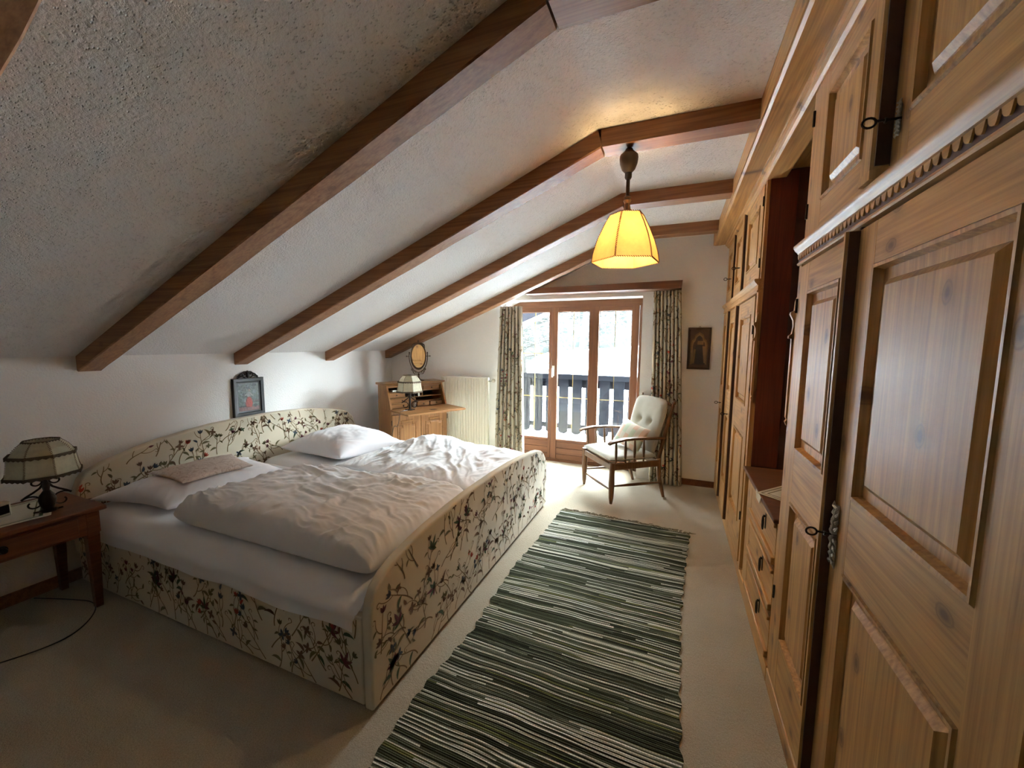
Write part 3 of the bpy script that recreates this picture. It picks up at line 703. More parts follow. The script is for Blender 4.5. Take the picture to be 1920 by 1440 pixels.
# ================================================================ BED
BX0, BX1, BY0, BY1 = -3.385, -1.05, 1.13, 3.425
HEAD = [(BY0, .46), (1.142, .60), (1.165, .66), (1.188, .69), (1.288, .735), (1.455, .783), (1.576, .81), (1.75, .836), (1.926, .858), (2.15, .867), (2.363, .872), (2.6, .865), (2.804, .85), (3.0, .822), (3.206, .778), (3.30, .745), (3.37, .681), (3.413, .57), (3.425, .46)]
FOOT = [(BY0, .44), (1.145, .49), (1.17, .53), (1.22, .565), (1.29, .59), (1.40, .612), (1.53, .63), (1.75, .648), (1.95, .656), (2.3, .656), (2.6, .645), (2.9, .622), (3.1, .600), (3.19, .585), (3.27, .56), (3.34, .52), (3.39, .47), (3.425, .41), (3.44, .35)]
def board(tab, x0, x1, zb, outer, seed, r, name):
    """upholstered board: rounded edge all round, embroidery on the faces in `outer`"""
    mb = MB(); R = .013
    pts = [(y, z) for y, z in tab]; cyy = (tab[0][0] + tab[-1][0]) / 2
    poly = [(tab[0][0] + .004, zb), (tab[0][0], zb + .06)] + pts + [(tab[-1][0], zb + .06), (tab[-1][0] - .004, zb)]
    n = len(poly)
    def inset(d):
        out = []
        for i in range(n):
            a, b, c = Vector(poly[i - 1]), Vector(poly[i]), Vector(poly[(i + 1) % n])
            t1 = (b - a).normalized(); t2 = (c - b).normalized(); nn = Vector((t1.y + t2.y, -(t1.x + t2.x))); nn = nn.normalized() if nn.length > 1e-6 else Vector((t1.y, -t1.x))
            k = 1 / max(.5, nn.dot(Vector((t1.y, -t1.x)))); out.append(b + nn * d * k)
        return out
    rings = []
    for i in range(5):
        a = pi / 2 * i / 4; rings.append((inset(R * (1 - sin(a))), x0 + R * (1 - cos(a))))
    for i in range(5):
        a = pi / 2 * (1 - i / 4); rings.append((inset(R * (1 - sin(a))), x1 - R * (1 - cos(a))))
    V = [(x, p.x, p.y) for ps, x in rings for p in ps]
    m = len(rings)
    F = [(i * n + j, i * n + (j + 1) % n, (i + 1) * n + (j + 1) % n, (i + 1) * n + j) for i in range(m - 1) for j in range(n)]
    F += [tuple(range(n))[::-1], tuple((m - 1) * n + j for j in range(n))]
    mb.add(V, F, 'cream')
    top = lambda u: interp(tab, u)
    for xs, sg in outer:
        ins = lambda u, v: tab[0][0] + .006 < u < tab[-1][0] - .008 and zb + .004 < v < top(u) - .004
        Crewel(mb, lambda u, v, l: (xs + sg * (l - (.013 - sqrt(max(0, .013 ** 2 - max(0, .013 - (top(u) - v)) ** 2)))), u, v), ins, seed, k=1.3).fill(tab[0][0], tab[-1][0], zb, .88 if name == 'headboard' else .66, .085, .10, .9)
        seed += 5
    return mb.build(name, r, True, smooth=40)
def bed():
    r = root('bed', (-2.2, 2.28, 0), 'wide double bed with upholstered head, foot and sides in floral crewel cloth', 'bed')
    board(HEAD, -3.37, -3.30, .20, [(-3.30, 1)], 11, r, 'headboard')
    board(FOOT, -1.100, BX1, .025, [(BX1, 1)], 4, r, 'footboard')
    for sg, y in ((-1, BY0 + .003), (1, BY1 - .043)):
        mb = MB(); mb.box(-3.32, -1.10, y, y + .04, .03, .41, 'cream')
        yy = y if sg < 0 else y + .04
        if sg < 0: Crewel(mb, lambda u, v, l: (u, yy + sg * l, v), lambda u, v: -3.31 < u < -1.10 and .036 < v < .40, 8, k=1.3).fill(-3.32, -1.13, .02, .40, .085, .10, .9)
        mb.build('side_panel', r, True, bevel=.008)
    MB().box(-3.3, -1.12, BY0 + .06, BY1 - .06, .10, .30, 'cream').build('base', r, True)
    for x in (-3.2, -1.25):
        for y in (BY0 + .14, BY1 - .14): MB().lathe([(.03, 0), (.035, .11)], (x, y, 0), 'gapdark', 12).build('foot', r, True)
bed()

def fbm(x, y, z, o=4):
    return noise.fractal(Vector((x, y, z)), 1.0, 2.0, o)
def ridge(x, y, s):
    return 1 - min(1, abs(noise.noise(Vector((x, y, s)))) * 3.2)

def mattress(y0, y1, lab, seed):
    mb = MB(); x0, x1 = -3.295, -1.135; zt_, zb = .485, .31
    nx, ny = 60, 28; 
    near = y0 < 1.5
    def f(u, v):
        x = x0 + (x1 - x0) * u; y = y0 + (y1 - y0) * v
        e = min(u * (x1 - x0), (1 - u) * (x1 - x0)) ; ey = min(v, 1 - v) * (y1 - y0)
        z = zt_ - .03 * max(0, 1 - e / .05) ** 2 - .035 * max(0, 1 - ey / .07) ** 2 + .004 * fbm(x * 2, y * 3, seed)
        return (x, y, z)
    mb.grid(f, nx, ny, 'sheet')
    # skirts: the sheet hangs down, the near one over the bed side with a wavy hem
    def skirt(ya, sg, hem):
        def g(u, v):
            x = x0 + (x1 - x0) * u; z0 = f(u, 0 if sg < 0 else 1)[2]
            z1 = hem + .012 * noise.noise(Vector((x * 2.1, seed, 0))) + .006 * sin(x * 9)
            z = z0 + (z1 - z0) * v
            y = ya + sg * (.0 + (.040 * sin(min(1, v * 2.2) * pi / 2) + .008 * v * noise.noise(Vector((x * 5, v * 2, seed))) if near and sg < 0 else 0))
            return (x, y, z)
        mb.grid(g, nx, 8, 'sheet')
    skirt(y0, -1, .345 if near else zb); skirt(y1, 1, zb if near else .345)
    for u in (0, 1): mb.grid(lambda a, b: (x0 + (x1 - x0) * u, y0 + (y1 - y0) * a, f(u, a)[2] * (1 - b) + zb * b), ny, 3, 'sheet')
    o = mb.build('mattress', smooth=60, weld=True, at=(-2.2, (y0 + y1) / 2, .31)); tag(o, lab, 'mattress', 'mattresses in the double bed')
mattress(1.160, 2.27, 'near mattress under a white fitted sheet hanging over the bed side', 1)
mattress(2.285, 3.385, 'far mattress under a white sheet beside the bureau', 2)

def puff(name, corners, zb, h, lab, cat, seed, mat, wr=.01, wscale=7, p=5.0, flat=True, nx=110, ny=80, bulge=0, group=None, ears=0, hfn=None, dirn=(1, .35), grow=0.0):
    """soft filled cloth: corners (four x,y, counter-clockwise), resting at zb, loft h"""
    mb = MB(); A, B, C, D = [Vector((c[0], c[1], 0)) for c in corners]
    def base(u, v): return A.lerp(B, u).lerp(D.lerp(C, u), v)
    dl = math.hypot(*dirn); dx, dy = dirn[0] / dl, dirn[1] / dl
    def top(u, v, sgn=1):
        a, b = 2 * u - 1, 2 * v - 1
        if ears:  # edges draw in between the corners
            a2 = a * (1 - ears * (1 - b * b) ** 1.0 * abs(a) ** 3); b2 = b * (1 - ears * (1 - a * a) * abs(b) ** 3)
        else: a2, b2 = a, b
        q = base((a2 + 1) / 2, (b2 + 1) / 2)
        m = max(0, 1 - abs(a) ** p) * max(0, 1 - abs(b) ** p); m = m ** .5
        al, ac = q.x * dx + q.y * dy, -q.x * dy + q.y * dx
        wob = fbm(q.x * 3 + seed, q.y * 3, seed, 3)
        wl = ac + wob * .055
        w = ridge(al * wscale * .20 + wob * .5, wl * wscale * 1.25, seed) + .55 * ridge(al * wscale * .42 + 9, wl * wscale * 2.6 + wob * .4, seed + 3) + .25 * ridge(al * wscale * .9 + 3, wl * wscale * 4.6, seed + 6)
        w2 = ridge(al * wscale * .8, ac * wscale * .35 + wob, seed + 8)
        g = min(1, max(0, .5 + 1.6 * noise.noise(Vector((q.x * 2.3, q.y * 2.3, seed + 20)))))
        d1, d2 = al * .5 + ac * .87, -al * .87 + ac * .5
        w = w * (1 - .75 * g) + g * .8 * (ridge(d1 * wscale * .3, d2 * wscale * 1.2 + wob * .6, seed + 11) + .5 * ridge(d1 * wscale * .6, d2 * wscale * 2.7 + wob, seed + 12))
        hh = h * (hfn(u, v) if hfn else 1)
        if sgn > 0: z = zb + hh * .36 + hh * .64 * m * (1 + .10 * fbm(q.x * 2.2, q.y * 2.2, seed + 5)) + wr * (w * (.75 + .5 * max(0, wob + .35)) + w2 * .25 - .6) * min(1, m * 1.3)
        else: z = zb + hh * .36 * (1 - m ** .6)
        q2 = q.copy(); e = grow * (1 - m); 
        rim = max(abs(a), abs(b))
        if rim > .985: z += 0
        return (q2.x + noise.noise(Vector((q.x * 4, q.y * 4, seed))) * .006, q2.y + noise.noise(Vector((q.x * 4, q.y * 4, seed + 9))) * .006, z)
    # denser rows close to the rim so the side rounds off
    def ease(t): return .5 - .5 * cos(pi * t) if False else (t + .10 * (-sin(2 * pi * t)))
    mb.grid(lambda u, v: top(ease(u), ease(v), 1), nx, ny, mat)
    b = len(mb.f); g2 = MB().grid(lambda u, v: top(ease(u), ease(v), -1), nx, ny, mat)
    mb.add(g2.v, [tuple(reversed(f)) for f in g2.f], mat)
    c = ((A + B + C + D) / 4)
    o = mb.build(name, smooth=80, weld=True, at=(c.x, c.y, zb)); tag(o, lab, cat, group); return o

puff('duvet', [(-2.52, 1.235), (-1.145, 1.235), (-1.14, 2.10), (-2.42, 2.00)], .487, .175, 'folded white duvet rumpled on the near half of the bed', 'duvet', 3, 'duvet', .020, 7.5, 11, group='duvets on the bed', nx=220, ny=150, dirn=(1, -.25))
puff('duvet', [(-2.45, 2.30), (-1.145, 2.24), (-1.145, 3.20), (-2.35, 3.15)], .487, .155, 'bluish-white duvet rumpled on the far half of the bed by the bureau', 'duvet', 12, 'duvet', .018, 7.5, 3.2, group='duvets on the bed', nx=190, ny=150,
     hfn=lambda u, v: .72 + .62 * math.exp(-((u - .34) / .22) ** 2 - ((v - .72) / .33) ** 2) + .22 * math.exp(-((u - .95) / .3) ** 2 - ((v - .8) / .4) ** 2), dirn=(.5, 1))
puff('pillow', [(-3.24, 1.17), (-2.66, 1.27), (-2.58, 2.02), (-3.25, 2.15)], .487, .145, 'white pillow lying under the small lace cushion', 'pillow', 21, 'pillow', .012, 6, 2.6, group='bed pillows', ears=.16, dirn=(.3, 1))
puff('pillow', [(-3.22, 2.42), (-2.50, 2.40), (-2.34, 3.02), (-3.20, 3.28)], .487, .205, 'plump white pillow at the far end of the headboard', 'pillow', 31, 'pillow', .012, 6, 2.4, group='bed pillows', ears=.14, dirn=(.3, 1))
cush = puff('cushion', [(-3.16, 1.42), (-2.74, 1.40), (-2.70, 1.82), (-3.12, 1.95)], .615, .060, 'small pink-beige lace cushion lying on the near pillow', 'cushion', 41, 'lace', .004, 7, 2.2, ears=.10, nx=50, ny=50)

# ================================================================ NIGHTSTAND AND ITS THINGS
def nightstand():
    x0, x1, y0, y1, z = XL + .02, -2.925, .34, 1.105, .585
    r = root('nightstand', ((x0 + x1) / 2, (y0 + y1) / 2, 0), 'reddish wooden nightstand with a drawer beside the near bed end', 'nightstand')
    MB().box(x0, x1 + .02, y0 - .03, y1 + .015, z - .024, z, 'stand').build('tabletop', r, True, bevel=.006)
    MB().box(x0 + .02, x1 - .01, y0 + .01, y1 - .01, z - .15, z - .0245, 'stand').build('apron', r, True)
    d = MB().box(x1 - .009, x1 + .004, y0 + .08, y1 - .10, z - .135, z - .04, 'stand').build('drawer', r, True, bevel=.004)
    MB().lathe([(.02, 0), (.020, .004), (.008, .006), (.007, .016), (.014, .022), (.012, .03), (0, .032)], (x1 + .004, .74, z - .085), 'iron', 14, axis=0).build('knob', d, True)
    for x in (x0 + .045, x1 - .035):
        for y in (y0 + .04, y1 - .04):
            MB().hexa([(x - .016, y - .016, 0), (x + .016, y - .016, 0), (x + .016, y + .016, 0), (x - .016, y + .016, 0), (x - .026, y - .026, z - .16), (x + .026, y - .026, z - .16), (x + .026, y + .026, z - .16), (x - .026, y + .026, z - .16)], 'stand').box(x - .026, x + .026, y - .026, y + .026, z - .16, z - .025, 'stand').build('leg', r, True, bevel=.003)
nightstand()
def runner():
    mb = MB(); z = .5865
    mb.hexa([(-3.37, .40, z), (-3.02, .37, z), (-2.985, .93, z), (-3.34, 1.06, z), (-3.37, .40, z + .003), (-3.02, .37, z + .003), (-2.985, .93, z + .003), (-3.34, 1.06, z + .003)], 'plaid_w')
    def bord(t, w, k):
        c = Vector((-3.18, .70)); P = [Vector(p) for p in ((-3.37, .40), (-3.02, .37), (-2.985, .93), (-3.34, 1.06))]
        a = [c + (p - c) * t for p in P]; b = [c + (p - c) * (t - w) for p in P]
        for j in range(4): mb.add([(a[j].x, a[j].y, z + .0036), (a[(j + 1) % 4].x, a[(j + 1) % 4].y, z + .0036), (b[(j + 1) % 4].x, b[(j + 1) % 4].y, z + .0036), (b[j].x, b[j].y, z + .0036)], [(0, 1, 2, 3)], k)
    bord(.90, .05, 't_green'); bord(.80, .02, 't_leaf')
    tag(mb.build('table_runner', smooth=0), 'white cloth with green embroidered border on the nightstand', 'cloth')
runner()

def scroll_lamp(loc, rz, lab, sx=1.0, fat=False):
    r = root('table_lamp', loc, lab, 'lamp', rz, 'table lamps with laced shades')
    b = MB()
    b.lathe([(.0, .0), (.032, .0), (.036, .008), (.022, .016), (.03, .04), (.034, .065), (.028, .09), (.012, .115), (.016, .14), (.012, .155), (.008, .165), (.008, .23), (0, .23)] if fat else [(.0, .0), (.034, .0), (.034, .006), (.012, .012), (.012, .23), (0, .23)], (0, 0, 0), 'iron', 14)
    for sg in (1, -1):
        P = lambda pts: [(sg * p[0], 0, p[1]) for p in pts]
        b.tube(P(arc((.052, .052), .010, .046, radians(400), radians(40), 20)[::-1] [::-1]), [.004] * 21, 'iron', 8)
        b.tube(P([(.052 + .046 * cos(radians(40)), .052 + .046 * sin(radians(40))), (.070, .096), (.045, .112), (.022, .130), (.010, .150)]), .005, 'iron', 8)
        b.tube(P(arc((.036, .165), .008, .026, radians(420), radians(150), 14)), .004, 'iron', 8)
        b.tube(P([(.052, .006), (.03, .004), (.0, .01)]), .005, 'iron', 8)
    b.build('lamp_base', r)
    n = 8; z0 = .205
    pr1 = [(.140, 0), (.132, .03), (.126, .07), (.122, .105)]; pr2 = [(.122, .105), (.098, .145), (.066, .178)]
    s = MB(); seams = []; hp = lambda rr, z, k: Vector((rr * cos(2 * pi * (k + .3) / n), rr * sin(2 * pi * (k + .3) / n), z0 + z))
    for k in range(n):
        st = MB(); seams.append(st)
        for pr in (pr1, pr2):
            for (a, b_) in zip(pr, pr[1:]):
                s.add([hp(a[0], a[1], k), hp(a[0], a[1], k + 1), hp(b_[0], b_[1], k + 1), hp(b_[0], b_[1], k)], [(0, 1, 2, 3)], 'parch2')
                for i in range(5):
                    p = hp(a[0] + .0015, a[1], k).lerp(hp(b_[0] + .0015, b_[1], k), i / 5); tg = (hp(1, 0, k + .25) - hp(1, 0, k)).normalized() * .004
                    st.tube([p - tg, p + tg + Vector((0, 0, .004))], .0016, 't_brown', 4)
        s.add([hp(.066, .178, k), hp(.066, .178, k + 1), Vector((0, 0, z0 + .178))], [(0, 1, 2)], 'parch2') if False else None
    o = s.build('lamp_shade', r, smooth=20)
    for st in seams: st.build('lacing', o, smooth=0)
    for rr, z, hh in ((.142, -.006, .016), (.127, .100, .016), (.067, .176, .006)):
        t = MB()
        for k in range(n):
            m = 8
            for i in range(m):
                a = hp(rr, z, k).lerp(hp(rr, z, k + 1), i / m); c = hp(rr, z, k).lerp(hp(rr, z, k + 1), (i + 1) / m); q = .003 * ((i % 2) * 2 - 1)
                a2, c2 = a.copy(), c.copy(); a2.z += hh; c2.z += hh; a.z += q; c.z -= q
                out = Vector((a.x, a.y, 0)).normalized() * .004
                t.hexa([a, c, c + out, a + out, a2, c2, c2 + out, a2 + out], 'trimb')
        t.build('braid_trim', o, smooth=0)
    return r
M['trimb'] = plain('brown_braid', (.11, .075, .045), .95, 0, .8, 300)
scroll_lamp((-3.055, .945, .591), radians(75), 'table lamp with laced shade and black iron scrolls on the nightstand', fat=True)
def clock():
    r = root('alarm_clock', (-3.17, .815, .5905), 'small cream alarm clock on the nightstand cloth beside the lamp', 'clock', radians(20))
    MB().box(-.02, .02, -.03, .03, 0, .075, 'plastic').build('case', r, bevel=.006)
    MB().box(.0205, .0215, -.02, .02, .015, .06, 'black').build('clock_face', r)
clock()
def cable(name, pts, lab, r=.003, k='black'):
    # smooth the path a little
    P = [Vector(p) for p in pts]
    for _ in range(3):
        Q = [P[0]]
        for a, b in zip(P, P[1:]): Q += [a.lerp(b, .25), a.lerp(b, .75)]
        P = Q + [P[-1]]
    tag(MB().tube(P, r, k, 6).build(name, smooth=60), lab, 'cable')
cable('power_cable', [(-2.87, .60, .004), (-2.75, .84, .004), (-2.83, .98, .004), (-3.00, 1.08, .004), (-3.2, 1.02, .004), (-3.38, .95, .004)], 'thin dark lamp cable curving over the carpet under the nightstand')

# ================================================================ PICTURES
def picture_left():
    x = XL + .002; y0, y1, z0, z1 = 2.15, 2.42, .857, 1.187
    r = root('picture', (XL, (y0 + y1) / 2, 1.02), 'black framed picture with carved crest hanging above the headboard', 'picture')
    P = lambda a, b, d: (x + .026 - d, a, b)
    f = MB().nest(P, y0, y1, z0, z1, [(0, .026), (0, .004), (.006, 0), (.028, .002), (.034, .010), (.046, .012)], 'black', close=False)
    f.build('picture_frame', r, True, smooth=20)
    c = MB(); yc = (y0 + y1) / 2
    for sg in (1, -1):
        c.tube([(x + .012, yc + sg * (.012 + .016 * i), z1 + .052 - .045 * (i / 5) ** 1.4 + .006 * (i % 2)) for i in range(6)], [.014, .011, .013, .009, .010, .004], 'black', 8, flat=.6)
        for i in range(4): c.tube([(x + .014, yc + sg * (.02 + .018 * i), z1 + .03 - .006 * i), (x + .018, yc + sg * (.035 + .018 * i), z1 + .048 - .014 * i)], [.008, .002], 'black', 6)
        c.tube([(x + .012, yc + sg * .02, z1), (x + .012, yc + sg * .05, z1 + .02), (x + .012, yc + sg * .09, z1 + .002)], .005, 'black', 6)
    c.lathe([(.0, 0), (.014, .008), (.012, .03), (.016, .045), (.006, .062), (0, .066)], (x + .013, yc, z1), 'black', 12)
    c.build('crest', r, True)
    p = MB(); xx = x + .012; a0, a1, b0, b1 = y0 + .044, y1 - .044, z0 + .044, z1 - .044; W, H = a1 - a0, b1 - b0
    p.box(x, xx, a0 - .004, a1 + .004, b0 - .004, b1 + .004, 'p_sage')
    def el(u, v, ru, rv, k, lift, n=12): p.add([(xx + lift, a0 + W * (u + ru * cos(2 * pi * i / n)), b0 + H * (v + rv * sin(2 * pi * i / n))) for i in range(n)], [tuple(range(n))], k)
    def rc(u0, u1, v0, v1, k, lift): p.add([(xx + lift, a0 + W * u0, b0 + H * v0), (xx + lift, a0 + W * u1, b0 + H * v0), (xx + lift, a0 + W * u1, b0 + H * v1), (xx + lift, a0 + W * u0, b0 + H * v1)], [(0, 1, 2, 3)], k)
    rnd = random.Random(5)
    def blob(u, v, ru, rv, k, lift, n=14, jit=.35):
        p.add([(xx + lift, a0 + W * min(1, max(0, u + ru * (1 + rnd.uniform(-jit, jit)) * cos(2 * pi * i / n))), b0 + H * min(1, max(0, v + rv * (1 + rnd.uniform(-jit, jit)) * sin(2 * pi * i / n)))) for i in range(n)], [tuple(range(n))], k)
    rc(0, 1, 0, .15, 'p_rose', .0003)
    for q in range(46):   # mottled garden background
        blob(rnd.random(), .18 + .8 * rnd.random(), rnd.uniform(.03, .12), rnd.uniform(.02, .07), rnd.choice(['p_sage', 'p_teal', 'p_dark', 'p_sage', 'p_teal', 'p_pale'] if q % 5 == 0 else ['p_sage', 'p_teal', 'p_dark']), .0004 + q * .000004)
    rc(.6, 1, .24, .26, 'p_pale', .0007); rc(.62, 1, .33, .345, 'p_rose', .0007); rc(0, .4, .15, .2, 'p_dark', .0007)
    def pg(pts, k, lift): p.add([(xx + lift, a0 + W * u, b0 + H * v) for u, v in pts], [tuple(range(len(pts)))], k)
    pg([(.38, .14), (.62, .13), (.68, .26), (.64, .42), (.56, .52), (.46, .52), (.40, .42), (.33, .28)], 'p_red', .0009)
    pg([(.44, .50), (.58, .50), (.66, .58), (.60, .66), (.52, .69), (.45, .66), (.33, .60), (.30, .54), (.42, .57)], 'p_pale', .0011)
    blob(.54, .74, .045, .045, 'p_skin', .0013, jit=.1); pg([(.49, .75), (.51, .80), (.57, .81), (.60, .76), (.57, .78), (.52, .78)], 'p_dark', .0015)
    pg([(.56, .56), (.72, .52), (.74, .55), (.60, .60)], 'p_pale', .0012); blob(.32, .36, .04, .04, 'p_pale', .0009)
    p.build('painting', r, True, smooth=0)
for k, c in dict(p_sage=(.10, .12, .10), p_rose=(.17, .085, .075), p_dark=(.03, .033, .03), p_pale=(.26, .27, .24), p_teal=(.14, .17, .16), p_red=(.28, .035, .02), p_skin=(.30, .22, .17), p_gold=(.16, .09, .025), p_umb=(.055, .022, .012), p_och=(.24, .14, .06), p_blk=(.016, .010, .010)).items(): M[k] = plain('paint_' + k[2:], c, .35, 0, .2, 60, .25)
picture_left()
def picture_right():
    y = YB - .002; x0, x1, z0, z1 = .121, .338, 1.252, 1.684
    r = root('picture', ((x0 + x1) / 2, YB, 1.47), 'tall dark devotional picture hanging between the curtain and the wardrobe', 'picture')
    P = lambda a, b, d: (a, y - .02 + d, b)
    MB().nest(P, x0, x1, z0, z1, [(0, .02), (0, .003), (.004, 0), (.014, .0), (.018, .006), (.024, .008)], 'p_umb', close=False).box(x0 + .005, x1 - .005, y - .01, y, z0 + .005, z1 - .005, 'p_umb').build('picture_frame', r, True, smooth=0)
    MB().tube([((x0 + x1) / 2 + .008 * cos(a), y - .004, z1 + .004 + .008 * sin(a)) for a in [2 * pi * i / 10 for i in range(11)]], .0018, 'iron', 5).build('hanging_ring', r, True)
    p = MB(); a0, a1, b0, b1 = x0 + .02, x1 - .02, z0 + .02, z1 - .02; W, H = a1 - a0, b1 - b0; yy = y - .0125
    p.box(a0, a1, yy, y - .008, b0, b1, 'p_umb')
    def pg(pts, k, lift): p.add([(a0 + W * u, yy - lift, b0 + H * v) for u, v in pts], [tuple(range(len(pts)))], k)
    archo = [(.06, .08), (.94, .08), (.94, .62), (.88, .72), (.78, .76), (.72, .86), (.5, .93), (.28, .86), (.22, .76), (.12, .72), (.06, .62)]
    pg(archo, 'p_gold', .0004); pg([(.5 + (u - .5) * .86, .08 + (v - .08) * .95) for u, v in archo], 'p_och', .0008)
    pg([(.5 + (u - .5) * .74, .08 + (v - .08) * .90) for u, v in archo], 'p_umb', .0012)
    pg([(.14, .08), (.86, .08), (.72, .42), (.66, .60), (.34, .60), (.28, .42)], 'p_blk', .0016)
    pg([(.12, .10), (.28, .10), (.34, .48), (.22, .48)], 'p_gold', .0018); pg([(.78, .12), (.88, .12), (.82, .56), (.68, .56)], 'p_och', .0018)
    pg([(.40, .60), (.72, .60), (.74, .70), (.42, .70)], 'p_och', .002); pg([(.5 + .11 * cos(i * pi / 5), .78 + .055 * sin(i * pi / 5)) for i in range(10)], 'p_blk', .0022)
    p.build('painting', r, True, smooth=0)
picture_right()

# ================================================================ BUREAU (writing desk) in the corner
DANG = atan2(.90, .43)
DESK_LOC = (-2.70, 3.79, 0)
def bureau():
    r = root('bureau', DESK_LOC, 'pine writing bureau with open flap and pigeonholes standing across the corner', 'desk', DANG)
    w = .36; d = .32; zf = .745
    MB().box(-w, w, .0, d, .05, zf, 'desk_v').box(-w - .01, w + .01, -.012, d, 0, .06, 'desk_h').build('body', r, bevel=.003)
    PD = lambda a, b, dd: (a, -.018 + dd, b)
    for sg in (-1, 1):
        a0, a1 = (-w + .01, -.004) if sg < 0 else (.004, w - .01)
        q = MB(); q.box(a0, a1, -.018, 0, .08, .70, 'desk_v')
        c, h = (a0 + a1) / 2, (a1 - a0) / 2 - .055
        pl = [(-h, -.20), (-h + .045, -.20 - .0), (-h + .045, -.235), (h - .045, -.235), (h - .045, -.20), (h, -.20), (h, .20), (h - .045, .20), (h - .045, .235), (-h + .045, .235), (-h + .045, .20), (-h, .20)]
        def ring(s_, z): return [(c + x * s_, z, .40 + y * s_) for x, y in pl]
        n = len(pl)
        for (s0, y0_), (s1, y1_) in zip([(1, -.0181), (.97, -.026), (.92, -.026), (.88, -.019), (.80, -.021)], [(.97, -.026), (.92, -.026), (.88, -.019), (.80, -.021), (.74, -.027)]):
            V = ring(s0, y0_) + ring(s1, y1_); q.add(V, [(i, (i + 1) % n, n + (i + 1) % n, n + i) for i in range(n)], 'desk_h' if s0 in (.97, .88) else 'desk_v')
        q.add(ring(.74, -.027), [tuple(range(n))], 'desk_v')
        o = q.build('cabinet_door', r, smooth=15)
        kx = -.03 if sg < 0 else .04
        if sg > 0: MB().box(kx - .012, kx + .012, -.021, -.018, .34, .44, 'bronze').tube([(kx, -.02, .39), (kx, -.045, .39)], .004, 'bronze', 6).tube([(kx + .012 * cos(a), -.05, .39 + .012 * sin(a)) for a in [2 * pi * i / 10 for i in range(11)]], .003, 'bronze', 5).build('key', o)
        hx = (-w + .004) if sg < 0 else (w - .004)
        for hz in (.2, .62): MB().tube([(hx, -.02, hz - .03), (hx, -.02, hz + .03)], .005, 'iron', 6).build('hinge', o)
    MB().box(-w - .0, w + .0, -.40, -.0, zf + .002, zf + .022, 'desk_h').box(-.02, .05, -.30, -.24, zf + .0221, zf + .024, 'gapdark').build('writing_flap', r, bevel=.006)
    # slanted upper cabinet
    zt_ = 1.025; s = MB()
    for x in (-w, w - .018): s.prism([(.0, zf), (d, zf), (d, zt_), (.10, zt_), (0, zf + .03)], 0, x, x + .018, 'desk_v')
    s.box(-w + .018, w - .018, d - .012, d, zf, zt_, 'hollow').box(-w, w, .0, d, zf, zf + .012, 'desk_h').box(-w + .018, w - .018, .105, d, zt_ - .03, zt_, 'desk_h')
    s.build('upper_cabinet', r, bevel=.002)
    t = MB().prism([(.07, 1.045), (.075, 1.033), (.09, 1.025), (d + .01, 1.025), (d + .01, 1.048), (.078, 1.048)], 0, -w - .022, w + .022, 'desk_h').build('bureau_top', r, smooth=20)
    # pigeonholes: rows of little drawers and open slots
    g = MB()
    for z in (.815, .87, .935): g.box(-w + .018, w - .018, .05 + (z - .76) * .35, d - .012, z, z + .007, 'desk_h')
    for x in (-.13, .10): g.box(x - .004, x + .004, .06 + .06, d - .012, .877, zt_ - .03, 'desk_v')
    g.box(-.02, -.01, .08, d - .012, .76, .87, 'desk_v').build('pigeonhole_rack', r)
    for a0, a1, z0, z1 in [(-.34, -.14, .882, .934), (-.34, -.025, .824, .868), (-.34, -.025, .765, .813), (-.005, .16, .765, .813), (.165, .338, .765, .813), (.11, .338, .944, .992)]:
        y = .055 + (z0 - .76) * .36; o = MB().box(a0 + .004, a1 - .004, y, y + .05, z0, z1, 'desk_h').build('small_drawer', r, bevel=.003)
        MB().lathe([(.006, 0), (.004, -.006), (.007, -.012), (0, -.015)], ((a0 + a1) / 2, y, (z0 + z1) / 2), 'iron', 8, axis=1).build('knob', o)
bureau()
def on_desk(x, y): 
    v = _mat_desk @ Vector((x, y, 0)); return (v.x, v.y)
_mat_desk = Matrix.Translation(Vector(DESK_LOC)) @ Matrix.Rotation(DANG, 4, 'Z')
lx, ly = on_desk(-.20, -.14)
scroll_lamp((lx, ly, .7675), radians(38), 'table lamp with cream laced shade standing on the bureau flap')
cable('lamp_cable', [(lx, ly, .772), (lx - .02, ly - .12, .772), (*on_desk(-.365, -.23), .772), (*on_desk(-.375, -.2), .60), (*on_desk(-.372, -.10), .62), (*on_desk(-.375, -.06), .5), (*on_desk(-.378, .0), .42)], 'thin cable hanging from the bureau flap lamp down the cabinet')
def desk_bits():
    for i, (x, y, h, lab, k) in enumerate([(.02, .07, .085, 'narrow black booklet standing in the bureau beside the lamp shade', 'black')]):
        p = on_desk(x, y); o = root('booklet', (p[0], p[1], .88), lab, 'book', DANG); MB().box(-.012, .012, -.01, .10, 0, h, k).box(-.0105, .0105, -.0105, .099, .003, h - .003, 'plaid_w').build('cover', o)
    p = on_desk(-.05, .045); o = root('metal_cup', (p[0], p[1], .7575), 'small shiny metal cup with pens standing in the bureau behind the lamp', 'cup')
    MB().lathe([(0, 0), (.022, 0), (.024, .06), (.021, .06), (.019, .005), (0, .005)], (0, 0, 0), 'silver', 16).build('cup_body', o)
    p = on_desk(-.24, .16); o = root('trinket_box', (p[0], p[1], .9425), 'tiny silver trinket box in the open slot at the bureau corner', 'box', DANG)
    MB().box(-.03, .03, -.02, .02, 0, .02, 'silver').build('box_body', o, bevel=.004)
desk_bits()
